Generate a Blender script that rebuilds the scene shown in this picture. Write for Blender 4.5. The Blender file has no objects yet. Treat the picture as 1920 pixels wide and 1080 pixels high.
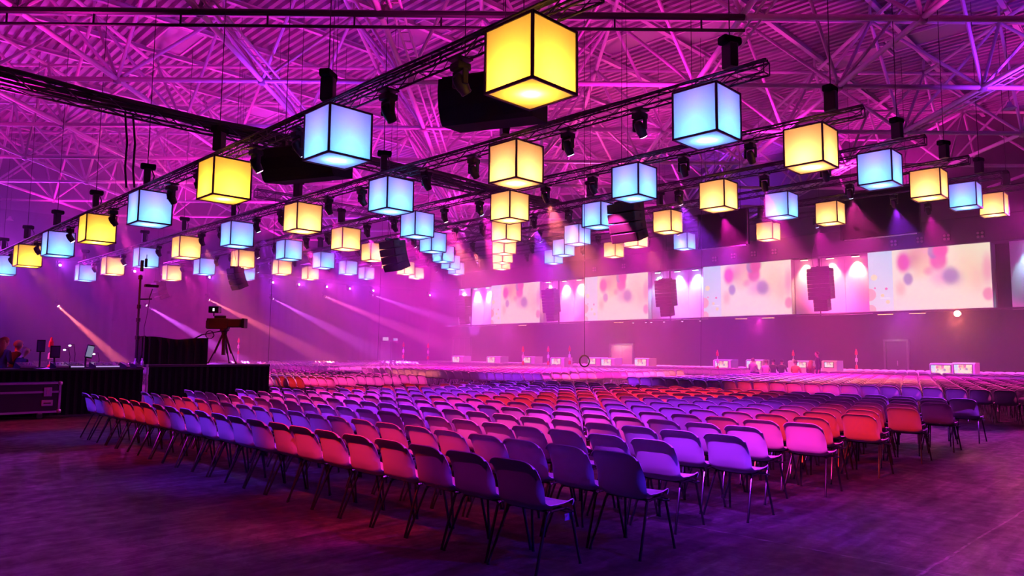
import bpy, bmesh, math, random
import numpy as np
from mathutils import Vector, Matrix

# ------------------------------------------------------------------ camera, world, exposure
SC = bpy.context.scene
COL = SC.collection
R2 = math.sqrt(0.5)
FPX, TILT, ROLL, YAW, EYE = 1339.9, 0.0915, 0.0084, 0.0026, 1.543
XH, ZH, UP = Vector((R2, -R2, 0)), Vector((R2, R2, 0)), Vector((0, 0, 1))
_fh = XH * math.sin(YAW) + ZH * math.cos(YAW)
_r = XH * math.cos(YAW) - ZH * math.sin(YAW)
_F = _fh * math.cos(TILT) + UP * math.sin(TILT)
_U = UP * math.cos(TILT) - _fh * math.sin(TILT)
_R2 = _r * math.cos(ROLL) + _U * math.sin(ROLL)
_U2 = _U * math.cos(ROLL) - _r * math.sin(ROLL)
cam = bpy.data.cameras.new('camera')
cam.sensor_width = 36.0
cam.lens = 36.0 * FPX / 1920.0
cam.clip_end = 500
CAM = bpy.data.objects.new('camera', cam)
COL.objects.link(CAM)
CAM.matrix_world = Matrix(((_R2.x, _U2.x, -_F.x, 0), (_R2.y, _U2.y, -_F.y, 0), (_R2.z, _U2.z, -_F.z, EYE), (0, 0, 0, 1)))
SC.camera = CAM

W = bpy.data.worlds.new('world')
SC.world = W
W.use_nodes = True
W.node_tree.nodes['Background'].inputs[0].default_value = (0.25, 0.03, 0.30, 1)
W.node_tree.nodes['Background'].inputs[1].default_value = 0.03
SC.view_settings.view_transform = 'Standard'
SC.view_settings.look = 'None'
SC.view_settings.gamma = 1.0
SC.view_settings.exposure = 0.0
SC.view_settings.use_curve_mapping = False
SC.cycles.use_denoising = True
SC.cycles.adaptive_threshold = 0.12
SC.cycles.adaptive_min_samples = 16
SC.cycles.max_bounces = 3
SC.cycles.diffuse_bounces = 1
SC.cycles.glossy_bounces = 1
SC.cycles.transmission_bounces = 2
SC.cycles.volume_bounces = 0
SC.cycles.transparent_max_bounces = 8
SC.cycles.sample_clamp_indirect = 4.0
SC.cycles.sample_clamp_direct = 0.0
SC.cycles.caustics_reflective = False
SC.cycles.caustics_refractive = False
SC.cycles.blur_glossy = 1.0

# strengths (one place to tune)
E_UP = 1500.0        # magenta up-lights washing the roof
E_HEAD = 4800.0      # moving heads
E_CUBE = 135.0       # lamp inside a cube
E_BEAM = 220000.0      # beam heads at the far drape
E_WASH = 2400.0
HAZE = 0.015

rnd = random.Random(7)

# ------------------------------------------------------------------ helpers
def ray(x, y):
    a, b = x - 960, 540 - y
    u = a * math.cos(ROLL) - b * math.sin(ROLL)
    v = a * math.sin(ROLL) + b * math.cos(ROLL)
    xc, yc = u / FPX, v / FPX
    Z = math.cos(TILT) - yc * math.sin(TILT)
    Y = math.sin(TILT) + yc * math.cos(TILT)
    return Vector((_r * xc + _fh * Z + UP * Y))

def at_z(x, y, z):
    d = ray(x, y); k = (z - EYE) / d.z
    return Vector((d.x * k, d.y * k, z))

def at_x(x, y, xw):
    d = ray(x, y); k = xw / d.x
    return Vector((xw, d.y * k, EYE + d.z * k))

def at_y(x, y, yw):
    d = ray(x, y); k = yw / d.y
    return Vector((d.x * k, yw, EYE + d.z * k))

def at_d(x, y, dist):
    d = ray(x, y); h = math.hypot(d.x, d.y); h = (d.x + d.y) * R2
    k = dist / h
    return Vector((d.x * k, d.y * k, EYE + d.z * k))

class MB:
    def __init__(s):
        s.v, s.f, s.m = [], [], []
    def add(s, vs, fs, mi=0):
        o = len(s.v)
        s.v += [tuple(v) for v in vs]
        s.f += [tuple(i + o for i in f) for f in fs]
        s.m += [mi] * len(fs)
        return s
    def box(s, c, d, mi=0, mat=None):
        cx, cy, cz = c; a, b, h = d[0] / 2, d[1] / 2, d[2] / 2
        vs = [Vector((cx + i * a, cy + j * b, cz + k * h)) for k in (-1, 1) for j in (-1, 1) for i in (-1, 1)]
        if mat is not None: vs = [mat @ v for v in vs]
        return s.add(vs, [(0, 2, 3, 1), (4, 5, 7, 6), (0, 1, 5, 4), (2, 6, 7, 3), (0, 4, 6, 2), (1, 3, 7, 5)], mi)
    def bevbox(s, c, d, bv, mi=0):
        bm = bmesh.new()
        bmesh.ops.create_cube(bm, size=1)
        for v in bm.verts: v.co = Vector((v.co.x * d[0] + c[0], v.co.y * d[1] + c[1], v.co.z * d[2] + c[2]))
        bmesh.ops.bevel(bm, geom=list(bm.edges), offset=bv, segments=2, affect='EDGES', profile=0.5)
        bm.verts.index_update()
        s.add([v.co for v in bm.verts], [[v.index for v in f.verts] for f in bm.faces], mi)
        bm.free(); return s
    def tube(s, p, q, r, n=8, r2=None, caps=True, mi=0):
        p, q = Vector(p), Vector(q); d = q - p
        if d.length < 1e-6: return s
        d.normalize()
        a = d.orthogonal().normalized(); b = d.cross(a)
        r2 = r if r2 is None else r2
        vs, fs = [], []
        for k in range(n):
            t = 2 * math.pi * k / n; e = a * math.cos(t) + b * math.sin(t)
            vs += [p + e * r, q + e * r2]
        for k in range(n):
            i, j = 2 * k, 2 * ((k + 1) % n)
            fs.append((i, j, j + 1, i + 1))
        if caps:
            fs.append(tuple(2 * k for k in range(n))[::-1]); fs.append(tuple(2 * k + 1 for k in range(n)))
        return s.add(vs, fs, mi)
    def path(s, pts, r, n=6, mi=0):
        for i in range(len(pts) - 1): s.tube(pts[i], pts[i + 1], r, n, caps=(i in (0, len(pts) - 2)), mi=mi)
        return s
    def sweep(s, pts, r, n=8, mi=0):
        """one continuous tube along a polyline; r may be a list"""
        pts = [Vector(p) for p in pts]; N = len(pts)
        rr = r if isinstance(r, (list, tuple)) else [r] * N
        d0 = (pts[1] - pts[0]).normalized(); a = d0.orthogonal().normalized()
        vs, fs = [], []
        for i, p in enumerate(pts):
            d = (pts[min(i + 1, N - 1)] - pts[max(i - 1, 0)]).normalized()
            a = (a - d * a.dot(d)).normalized(); b = d.cross(a)
            for k in range(n):
                t = 2 * math.pi * k / n
                vs.append(p + (a * math.cos(t) + b * math.sin(t)) * rr[i])
        for i in range(N - 1):
            for k in range(n):
                k2 = (k + 1) % n
                fs.append((i * n + k, i * n + k2, (i + 1) * n + k2, (i + 1) * n + k))
        fs.append(tuple(range(n))[::-1]); fs.append(tuple((N - 1) * n + k for k in range(n)))
        return s.add(vs, fs, mi)
    def lathe(s, prof, n=16, axis_mat=None, mi=0):
        vs, fs = [], []
        for (r, z) in prof:
            for k in range(n):
                t = 2 * math.pi * k / n
                vs.append(Vector((r * math.cos(t), r * math.sin(t), z)))
        if axis_mat is not None: vs = [axis_mat @ v for v in vs]
        for i in range(len(prof) - 1):
            for k in range(n):
                k2 = (k + 1) % n
                fs.append((i * n + k, i * n + k2, (i + 1) * n + k2, (i + 1) * n + k))
        fs.append(tuple(range(n))[::-1]); fs.append(tuple((len(prof) - 1) * n + k for k in range(n)))
        return s.add(vs, fs, mi)
    def prism(s, poly, t0, t1, axis='y', mi=0):
        """extrude a 2D polygon; axis is the extrusion axis"""
        def P(a, b, t): return {'y': (a, t, b), 'x': (t, a, b), 'z': (a, b, t)}[axis]
        n = len(poly)
        vs = [P(a, b, t0) for a, b in poly] + [P(a, b, t1) for a, b in poly]
        fs = [tuple(range(n))[::-1], tuple(range(n, 2 * n))] + [(i, (i + 1) % n, n + (i + 1) % n, n + i) for i in range(n)]
        return s.add(vs, fs, mi)
    def grid(s, fn, nu, nv, mi=0):
        vs = [fn(i / nu, j / nv) for j in range(nv + 1) for i in range(nu + 1)]
        fs = [(j * (nu + 1) + i, j * (nu + 1) + i + 1, (j + 1) * (nu + 1) + i + 1, (j + 1) * (nu + 1) + i) for j in range(nv) for i in range(nu)]
        return s.add(vs, fs, mi)
    def mesh(s, name, mats, smooth=False):
        me = bpy.data.meshes.new(name)
        me.from_pydata(s.v, [], s.f)
        for m in (mats if isinstance(mats, (list, tuple)) else [mats]): me.materials.append(m)
        if any(s.m): me.polygons.foreach_set('material_index', s.m)
        if smooth:
            me.polygons.foreach_set('use_smooth', [True] * len(me.polygons))
        bm = bmesh.new(); bm.from_mesh(me)
        bmesh.ops.recalc_face_normals(bm, faces=bm.faces)
        bm.to_mesh(me); bm.free()
        if smooth:
            try: me.set_sharp_from_angle(angle=math.radians(40))
            except Exception: pass
        me.update()
        return me
    def build(s, name, mats, parent=None, smooth=False):
        return link(name, s.mesh(name, mats, smooth), parent)

def link(name, data, parent=None, loc=None, rot=None):
    o = bpy.data.objects.new(name, data)
    COL.objects.link(o)
    if parent is not None: o.parent = parent
    if loc is not None: o.location = loc
    if rot is not None: o.rotation_euler = rot
    return o

def tag(o, label=None, cat=None, group=None, kind=None):
    if label: o['label'] = label
    if cat: o['category'] = cat
    if group: o['group'] = group
    if kind: o['kind'] = kind
    return o

def thing(name, label, cat, loc=(0, 0, 0), rz=0, group=None):
    o = link(name, None, None, loc, (0, 0, rz))
    o.empty_display_size = 0.2
    return tag(o, label, cat, group)

def copy_tree(o, parent=None):
    c = o.copy(); COL.objects.link(c)
    if parent is not None: c.parent = parent
    for ch in list(o.children): copy_tree(ch, c)
    return c

ORD = ['first', 'second', 'third', 'fourth', 'fifth', 'sixth', 'seventh', 'eighth', 'ninth', 'tenth', 'eleventh', 'twelfth',
       'thirteenth', 'fourteenth', 'fifteenth', 'sixteenth', 'seventeenth', 'eighteenth', 'nineteenth', 'twentieth',
       'twenty-first', 'twenty-second', 'twenty-third', 'twenty-fourth', 'twenty-fifth']

# ------------------------------------------------------------------ materials
MATS = {}
def mat(name, col, rough=0.5, metal=0.0, noise=0.0, nscale=8.0, bump=0.0, spec=0.5, coat=0.0):
    if name in MATS: return MATS[name]
    m = bpy.data.materials.new(name); m.use_nodes = True
    nt = m.node_tree; b = nt.nodes['Principled BSDF']
    b.inputs['Base Color'].default_value = (*col, 1)
    b.inputs['Roughness'].default_value = rough
    b.inputs['Metallic'].default_value = metal
    b.inputs['Specular IOR Level'].default_value = spec
    b.inputs['Coat Weight'].default_value = coat
    if noise or bump:
        tc = nt.nodes.new('ShaderNodeTexCoord')
        n = nt.nodes.new('ShaderNodeTexNoise'); n.inputs['Scale'].default_value = nscale; n.inputs['Detail'].default_value = 4
        nt.links.new(tc.outputs['Object'], n.inputs['Vector'])
        if noise:
            mx = nt.nodes.new('ShaderNodeMix'); mx.data_type = 'RGBA'
            mx.inputs[6].default_value = (*[c * (1 - noise) for c in col], 1)
            mx.inputs[7].default_value = (*[min(1, c * (1 + noise)) for c in col], 1)
            nt.links.new(n.outputs['Fac'], mx.inputs[0]); nt.links.new(mx.outputs[2], b.inputs['Base Color'])
        if bump:
            bp = nt.nodes.new('ShaderNodeBump'); bp.inputs['Strength'].default_value = bump; bp.inputs['Distance'].default_value = 0.02
            nt.links.new(n.outputs['Fac'], bp.inputs['Height']); nt.links.new(bp.outputs['Normal'], b.inputs['Normal'])
    MATS[name] = m
    return m

def emis(name, col, strength):
    if name in MATS: return MATS[name]
    m = bpy.data.materials.new(name); m.use_nodes = True
    b = m.node_tree.nodes['Principled BSDF']
    b.inputs['Base Color'].default_value = (*[c * 0.3 for c in col], 1)
    b.inputs['Emission Color'].default_value = (*col, 1)
    b.inputs['Emission Strength'].default_value = strength
    MATS[name] = m
    return m

def skin_cloth():
    """thin stretched fabric of the cubes: diffuse + translucent"""
    m = bpy.data.materials.new('stretched_fabric'); m.use_nodes = True
    nt = m.node_tree; nt.nodes.clear()
    out = nt.nodes.new('ShaderNodeOutputMaterial')
    d = nt.nodes.new('ShaderNodeBsdfDiffuse'); d.inputs[0].default_value = (0.30, 0.30, 0.30, 1)
    t = nt.nodes.new('ShaderNodeBsdfTranslucent'); t.inputs[0].default_value = (0.75, 0.75, 0.75, 1)
    mx = nt.nodes.new('ShaderNodeMixShader'); mx.inputs[0].default_value = 0.5
    nt.links.new(d.outputs[0], mx.inputs[1]); nt.links.new(t.outputs[0], mx.inputs[2]); nt.links.new(mx.outputs[0], out.inputs[0])
    return m

M_SHELL = mat('white_polypropylene', (0.80, 0.79, 0.80), 0.42, noise=0.03, nscale=3)
M_LEG = mat('dark_chrome_tube', (0.10, 0.09, 0.11), 0.22, 0.9, noise=0.1)
M_STEEL = mat('painted_steel', (0.82, 0.80, 0.82), 0.5, 0.0, noise=0.08, nscale=3)
M_STEELB = mat('grey_galvanised', (0.45, 0.44, 0.46), 0.45, 0.3, noise=0.12, nscale=4)
M_DECK = mat('corrugated_deck', (0.40, 0.34, 0.40), 0.6, 0.0, noise=0.1, nscale=0.6)
M_BLACK = mat('black_metal', (0.018, 0.017, 0.02), 0.45, 0.2, noise=0.2)
M_TRUSS = mat('black_truss_tube', (0.05, 0.045, 0.06), 0.4, 0.5, noise=0.2)
M_CLOTH = mat('black_molton', (0.012, 0.011, 0.014), 0.95, 0, noise=0.3, nscale=20, spec=0.1)
M_EDGE = mat('dark_cube_frame', (0.06, 0.03, 0.05), 0.5, 0.3, noise=0.1)
M_ALU = mat('aluminium_edge', (0.62, 0.60, 0.64), 0.32, 0.9, noise=0.1)
M_PLY = mat('black_laminate', (0.02, 0.018, 0.022), 0.35, 0, noise=0.2)
M_WHITE = mat('white_panel', (0.85, 0.84, 0.85), 0.6, 0, noise=0.02, nscale=2)
M_RUBBER = mat('black_rubber', (0.02, 0.02, 0.02), 0.7, 0, noise=0.1)
M_CABLE = mat('black_cable', (0.02, 0.02, 0.022), 0.6, 0, noise=0.1)
M_SKIN = mat('skin', (0.62, 0.38, 0.28), 0.5, 0, noise=0.06)
M_RED = mat('red_tape', (0.75, 0.05, 0.06), 0.5, 0, noise=0.1)
M_FABRIC = skin_cloth()

def floor_mat():
    m = bpy.data.materials.new('worn_concrete'); m.use_nodes = True
    nt = m.node_tree; b = nt.nodes['Principled BSDF']
    tc = nt.nodes.new('ShaderNodeTexCoord')
    def noise(scale, detail, dist=0.0, rough=0.6, stretch=None):
        n = nt.nodes.new('ShaderNodeTexNoise'); n.inputs['Scale'].default_value = scale; n.inputs['Detail'].default_value = detail
        n.inputs['Roughness'].default_value = rough; n.inputs['Distortion'].default_value = dist
        if stretch:
            mp = nt.nodes.new('ShaderNodeMapping'); mp.inputs['Scale'].default_value = stretch; mp.inputs['Rotation'].default_value = (0, 0, 0.4)
            nt.links.new(tc.outputs['Object'], mp.inputs[0]); nt.links.new(mp.outputs[0], n.inputs['Vector'])
        else: nt.links.new(tc.outputs['Object'], n.inputs['Vector'])
        return n.outputs['Fac']
    def ramp(sock, p0, p1, c0, c1):
        r = nt.nodes.new('ShaderNodeValToRGB'); r.color_ramp.elements[0].position = p0; r.color_ramp.elements[1].position = p1
        r.color_ramp.elements[0].color = (*[c0] * 3, 1); r.color_ramp.elements[1].color = (*[c1] * 3, 1)
        nt.links.new(sock, r.inputs[0]); return r.outputs[0]
    def math_(op, a, bb):
        n = nt.nodes.new('ShaderNodeMath'); n.operation = op
        for i, s in enumerate((a, bb)):
            if isinstance(s, (int, float)): n.inputs[i].default_value = s
            else: nt.links.new(s, n.inputs[i])
        return n.outputs[0]
    big = ramp(noise(0.55, 6, 1.0), 0.35, 0.7, 0.014, 0.062)
    fine = ramp(noise(6, 10, 0.7, 0.8), 0.36, 0.68, 0.25, 2.1)
    streak = ramp(noise(1.2, 5, 0.6, 0.7, (0.4, 5, 1)), 0.42, 0.68, 0.55, 2.0)
    spot = ramp(noise(26, 3, 0, 0.5), 0.70, 0.78, 1.0, 2.4)
    col = math_('MULTIPLY', math_('MULTIPLY', big, fine), math_('MULTIPLY', streak, spot))
    # saw-cut joints and an old pale tape line
    sx = nt.nodes.new('ShaderNodeSeparateXYZ'); nt.links.new(tc.outputs['Object'], sx.inputs[0])
    wob = math_('MULTIPLY', math_('SUBTRACT', noise(3, 3), 0.5), 0.06)
    def line(kx, ky, off, w):
        v = math_('ADD', math_('ADD', math_('MULTIPLY', sx.outputs[0], kx), math_('MULTIPLY', sx.outputs[1], ky)), math_('ADD', wob, -off))
        return math_('LESS_THAN', math_('ABSOLUTE', v, 0), w)
    a1 = at_z(1290, 985, 0); a2 = at_z(1720, 1068, 0); d = (a2 - a1); d.z = 0; d.normalize()
    l1 = line(-d.y, d.x, -d.y * a1.x + d.x * a1.y, 0.008)
    b1 = at_z(1850, 1000, 0); b2 = at_z(1915, 960, 0); e = b2 - b1; e.normalize()
    l2 = line(-e.y, e.x, -e.y * b1.x + e.x * b1.y, 0.010)
    pale = math_('MULTIPLY', math_('MAXIMUM', l1, l2), ramp(noise(9, 4), 0.35, 0.65, 0.0, 0.16))
    c1 = at_z(250, 975, 0); c2 = at_z(400, 915 + 80, 0)
    g1 = at_z(130, 1000, 0); g2 = at_z(430, 975, 0); g = (g2 - g1); g.normalize()
    l3 = line(-g.y, g.x, -g.y * g1.x + g.x * g1.y, 0.012)
    col = math_('ADD', math_('MULTIPLY', col, math_('SUBTRACT', 1.0, math_('MULTIPLY', l3, 0.5))), pale)
    cc = nt.nodes.new('ShaderNodeCombineColor')
    nt.links.new(col, cc.inputs[0]); nt.links.new(math_('MULTIPLY', col, 0.96), cc.inputs[1]); nt.links.new(col, cc.inputs[2])
    nt.links.new(cc.outputs[0], b.inputs['Base Color'])
    nt.links.new(ramp(noise(5, 6, 0.3), 0.3, 0.8, 0.42, 0.75), b.inputs['Roughness'])
    b.inputs['Specular IOR Level'].default_value = 0.35
    bp = nt.nodes.new('ShaderNodeBump'); bp.inputs['Strength'].default_value = 0.25; bp.inputs['Distance'].default_value = 0.01
    nt.links.new(fine, bp.inputs['Height']); nt.links.new(bp.outputs[0], b.inputs['Normal'])
    return m

def drape_mat():
    m = mat('dark_drape', (0.010, 0.008, 0.012), 0.9, 0, noise=0.25, nscale=1.5, spec=0.1)
    return m

# ------------------------------------------------------------------ the setting
XW, YW = 48.6, 61.0       # right and left drape walls
fl = MB().box((16, 24, -0.05), (80, 86, 0.1)).build('floor', floor_mat()); tag(fl, 'dark worn concrete hall floor', None, kind='structure')

def drape_wall(name, p, q, h, label):
    """heavy pleated drape as one wall"""
    p, q = Vector(p), Vector(q); L = (q - p).length; d = (q - p) / L; n = Vector((-d.y, d.x, 0))
    N = int(L / 0.22); mb = MB()
    vs, fs = [], []
    for i in range(N + 1):
        s = L * i / N; o = 0.035 * math.sin(i * 2.1) + 0.02 * math.sin(i * 0.77)
        b = p + d * s + n * o
        vs += [(b.x, b.y, 0), (b.x, b.y, h)]
    for i in range(N): fs.append((2 * i, 2 * i + 2, 2 * i + 3, 2 * i + 1))
    b = p - n * 0; mb.add(vs, fs)
    o = mb.build(name, drape_mat(), smooth=True)
    return tag(o, label, None, kind='structure')
drape_wall('wall_left', (-12, YW, 0), (XW, YW, 0), 11.5, 'dark pleated drape along the far left side of the hall')
drape_wall('wall_right', (XW, YW, 0), (XW, -8, 0), 9.2, 'dark pleated drape behind the big screens')
o = MB().box((XW + 3, 24, 8.4), (0.3, 76, 16.8)).build('wall_back', mat('dark_wall', (0.10, 0.09, 0.11), 0.8, 0, noise=0.1)); tag(o, 'dark hall wall beyond the screens', None, kind='structure')
o = MB().box((17, YW + 2.5, 8.4), (66, 0.3, 16.8)).build('wall_far', MATS['dark_wall']); tag(o, 'dark hall wall beyond the left drape', None, kind='structure')

# roof: corrugated deck, purlins and a double-layer space frame
def camframe(X, Z, z):
    v = XH * X + ZH * Z
    return Vector((v.x, v.y, z))
ZB, ZT, ZDECK = 12.0, 16.0, 16.75
ZHANG = ZDECK + 0.2
def deck():
    mb = MB(); pitch = 0.42; x = -22.0; vs, fs = [], []
    prof = [(0.0, 0.12), (0.17, 0.12), (0.20, -0.10), (0.39, -0.10)]
    xs = []
    while x < 56:
        for a, dz in prof: xs.append((x + a, ZDECK + dz + 0.10))
        x += pitch
    for (a, z) in xs: vs += [(a, -8, z), (a, 68, z)]
    for i in range(len(xs) - 1): fs.append((2 * i, 2 * i + 1, 2 * i + 3, 2 * i + 2))
    return mb.add(vs, fs).build('ceiling', M_DECK)
ceil = deck(); tag(ceil, 'corrugated roof deck over a white tubular space frame', None, kind='structure')

BAY = 5.62
GX = [1.5 + 5.6 * i for i in range(-9, 9)]
GZ = [21.25 + 5.65 * j for j in range(-1, 9)]
def inroom(p): return -14 < p.x < 53 and -6 < p.y < 64
def tube_parts(name, segs, r, n, material, limit=290):
    """segments sorted near to far; the near ones are single parts that share unit meshes"""
    segs = sorted(segs, key=lambda s: (s[0] + s[1]).length)
    me = MB().tube((0, 0, 0), (0, 0, 1), r, n).mesh(name, material, True)
    for p, q in segs[:limit]:
        d = q - p
        o = link(name, me, ceil)
        o.location = p; o.rotation_mode = 'QUATERNION'; o.rotation_quaternion = Vector((0, 0, 1)).rotation_difference(d.normalized())
        o.scale = (1, 1, d.length)
    if len(segs) > limit:
        mb = MB()
        for p, q in segs[limit:]: mb.tube(p, q, r, 6, caps=False)
        tag(mb.build(name + '_rest', material, ceil, True), kind='stuff')
bot = {(i, j): camframe(x, z, ZB) for i, x in enumerate(GX) for j, z in enumerate(GZ)}
top = {(i, j): camframe(x + 2.8, z + 2.825, ZT) for i, x in enumerate(GX) for j, z in enumerate(GZ)}
bot = {k: v for k, v in bot.items() if inroom(v)}; top = {k: v for k, v in top.items() if inroom(v)}
sb, st, sd = [], [], []
for (i, j), p in bot.items():
    for k in ((i + 1, j), (i, j + 1)):
        if k in bot: sb.append((p, bot[k]))
    for k in ((i, j), (i - 1, j), (i, j - 1), (i - 1, j - 1)):
        if k in top: sd.append((p, top[k]))
for (i, j), p in top.items():
    for k in ((i + 1, j), (i, j + 1)):
        if k in top: st.append((p, top[k]))
tube_parts('bottom_chord', sb, 0.095, 10, M_STEEL)
tube_parts('top_chord', st, 0.085, 8, M_STEEL)
tube_parts('diagonal_strut', sd, 0.07, 8, M_STEEL)
nd = MB().lathe([(0.02, -0.20), (0.13, -0.15), (0.17, 0), (0.13, 0.15), (0.02, 0.2)], 10).mesh('frame_node', M_STEELB, True)
for p in list(bot.values()) + list(top.values()): link('frame_node', nd, ceil, p)
# short posts from the top layer to the deck and purlins along the second hall axis
pm = MB().tube((0, 0, 0), (0, 0, ZDECK - ZT), 0.06, 6).mesh('roof_post', M_STEEL)
for p in top.values(): link('roof_post', pm, ceil, p)
pu = MB().box((17, 0, 0.11), (76, 0.16, 0.02)).box((17, 0, -0.11), (76, 0.2, 0.02)).box((17, 0, 0), (76, 0.012, 0.22)).mesh('purlin', M_STEEL)
for k in range(19): link('purlin', pu, ceil, (0, -6 + k * 3.95, ZDECK - 0.13))
# smoke hatches let into the deck
hm = MB().box((0, 0, 0), (1.5, 3.2, 0.05), 1).box((0.8, 0, -0.02), (0.08, 3.3, 0.14)).box((-0.8, 0, -0.02), (0.08, 3.3, 0.14)).box((0, 1.63, -0.02), (1.6, 0.08, 0.14)).box((0, -1.63, -0.02), (1.6, 0.08, 0.14)).mesh('roof_hatch', [M_STEEL, M_STEELB])
for (px, py) in [(330, 75), (500, 205), (780, 65), (1180, 75), (1320, 60), (1740, 65), (1600, 110)]:
    p = at_z(px, py, ZDECK - 0.05); link('roof_hatch', hm, ceil, p)
# heavy rail beam under the nearest chord and trays along depth chords
rb = MB()
a, b = camframe(-30, 21.0, 0), camframe(7.1, 21.0, 0)
for dz, r in ((0.0, 0.10), (-0.42, 0.05)):
    rb.tube((a.x, a.y, ZB - 0.15 + dz), (b.x, b.y, ZB - 0.15 + dz), r, 8)
for k in range(14):
    p = a.lerp(b, (k + 0.5) / 14); rb.tube((p.x, p.y, ZB - 0.15), (p.x, p.y, ZB - 0.57), 0.03, 6)
rb.build('rail_beam', M_BLACK, ceil)
for X in (-9.7, -4.1, 7.1, 18.3):
    mb = MB()
    for s in (-1, 1):
        p, q = camframe(X + 0.55 + s * 0.16, 18, ZB + 0.05), camframe(X + 0.55 + s * 0.16, 58, ZB + 0.05)
        mb.tube(p, q, 0.045, 6)
    for k in range(60):
        Z = 18 + k * 0.67
        mb.tube(camframe(X + 0.39, Z, ZB + 0.05), camframe(X + 0.71, Z, ZB + 0.05), 0.02, 4)
    mb.build('cable_tray', M_STEEL, ceil)

# ------------------------------------------------------------------ up-lights that wash the roof
def lamp(kind, loc, aim, energy, col, size=0.15, angle=60, blend=0.6, parent=None, name='lamp'):
    l = bpy.data.lights.new(name, kind)
    l.energy = energy; l.color = col
    if kind == 'SPOT':
        l.spot_size = math.radians(angle); l.spot_blend = blend; l.shadow_soft_size = size
    elif kind == 'POINT': l.shadow_soft_size = size
    o = bpy.data.objects.new(name, l); COL.objects.link(o)
    if parent is not None: o.parent = parent
    o.location = loc
    if aim is not None:
        d = Vector(aim) - Vector(loc)
        o.rotation_euler = d.to_track_quat('-Z', 'Y').to_euler()
    return o
MAG, PUR, PNK, BLU, RED = (1.0, 0.012, 0.55), (0.36, 0.02, 1.0), (1.0, 0.05, 0.34), (0.15, 0.025, 1.0), (1.0, 0.018, 0.012)
for i in range(6):
    for j in range(6):
        x, y = 4 + i * 9.0, 4 + j * 10.5
        c = [MAG, PUR, MAG, PNK][(i * 3 + j * 2 + i * j) % 4]
        z = 7.6 + 0.085 * x
        lamp('SPOT', (x, y, z), (x + rnd.uniform(-3, 3), y + rnd.uniform(-3, 3), 16), E_UP * (1.5 if x + y > 48 else 1.0), c, 0.2, 150, 0.8, name='roof_uplight')

# ------------------------------------------------------------------ the cube rig
CX0, CY0, CZ0, SX, SY, SZ = 7.846, 7.427, 6.065, 5.375, 5.612, 0.4576
CS = 1.0
def ring_frame():
    h = CS / 2; w = 0.040; mb = MB()
    for a in (-1, 1):
        for b in (-1, 1):
            mb.box((0, a * h, b * h), (CS + w, w, w)); mb.box((a * h, 0, b * h), (w, CS + w, w)); mb.box((a * h, b * h, 0), (w, w, CS + w))
    return mb.mesh('frame', M_EDGE)
ME_FRAME = ring_frame()
h = CS / 2 - 0.004
ME_PANEL = MB().add([(-h, -h, 0), (h, -h, 0), (h, h, 0), (-h, h, 0)], [(0, 1, 2, 3)]).mesh('panel', M_FABRIC)
ME_HANG = MB().box((0, 0, CS / 2 + 0.035), (0.05, 0.40, 0.04)).mesh('hanger', M_BLACK)
YEL, CYA = (1.0, 0.44, 0.03), (0.075, 0.37, 0.95)
ROWN = ['nearest', 'second', 'third', 'fourth', 'fifth', 'sixth', 'farthest']
def cube_pos(r, c): return Vector((CX0 + SX * r, CY0 + SY * c, CZ0 + SZ * r))
CUBES = {}
LAMPD = {}
for nm, colr in (('y', YEL), ('p', (1.0, 0.40, 0.10)), ('b', CYA)):
    l = bpy.data.lights.new('cube_lamp_' + nm, 'POINT'); l.energy = E_CUBE * {'y': 1.35, 'p': 1.2, 'b': 0.8}[nm]; l.color = colr; l.shadow_soft_size = 0.06
    LAMPD[nm] = l
l = bpy.data.lights.new('cube_lamp_v', 'POINT'); l.energy = E_CUBE * 0.16; l.color = (0.50, 0.10, 1.0); l.shadow_soft_size = 0.06
LAMPD['v'] = l
LOOKW = ['', '']
for r in range(7):
    for c in range(9):
        if (r, c) in ((0, 8), (6, 1)): continue
        y = (r + c) % 2 == 0
        t = thing('light_cube', f"glowing {'yellow' if y else 'blue'} light cube, {ORD[c]} from the right along the {ROWN[r]} truss", 'light cube', cube_pos(r, c), 0,
                  'yellow light cubes' if y else 'blue light cubes')
        CUBES[r, c] = t
        link('frame', ME_FRAME, t)
        for loc, rot in (((0, 0, -CS / 2), (0, 0, 0)), ((0, 0, CS / 2), (0, 0, 0)), ((CS / 2, 0, 0), (0, math.pi / 2, 0)), ((-CS / 2, 0, 0), (0, math.pi / 2, 0)), ((0, CS / 2, 0), (math.pi / 2, 0, 0)), ((0, -CS / 2, 0), (math.pi / 2, 0, 0))):
            link('panel', ME_PANEL, t, loc, rot)
        for a in (-1, 1): link('hanger', ME_HANG, t, (a * 0.42, 0, 0))
        link('cube_lamp', LAMPD[('y' if r == 0 else 'p') if y else 'b'], t, (0, 0, -0.40))
        if not y: link('cube_top_lamp', LAMPD['v'], t, (0, 0, 0.25))

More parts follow.
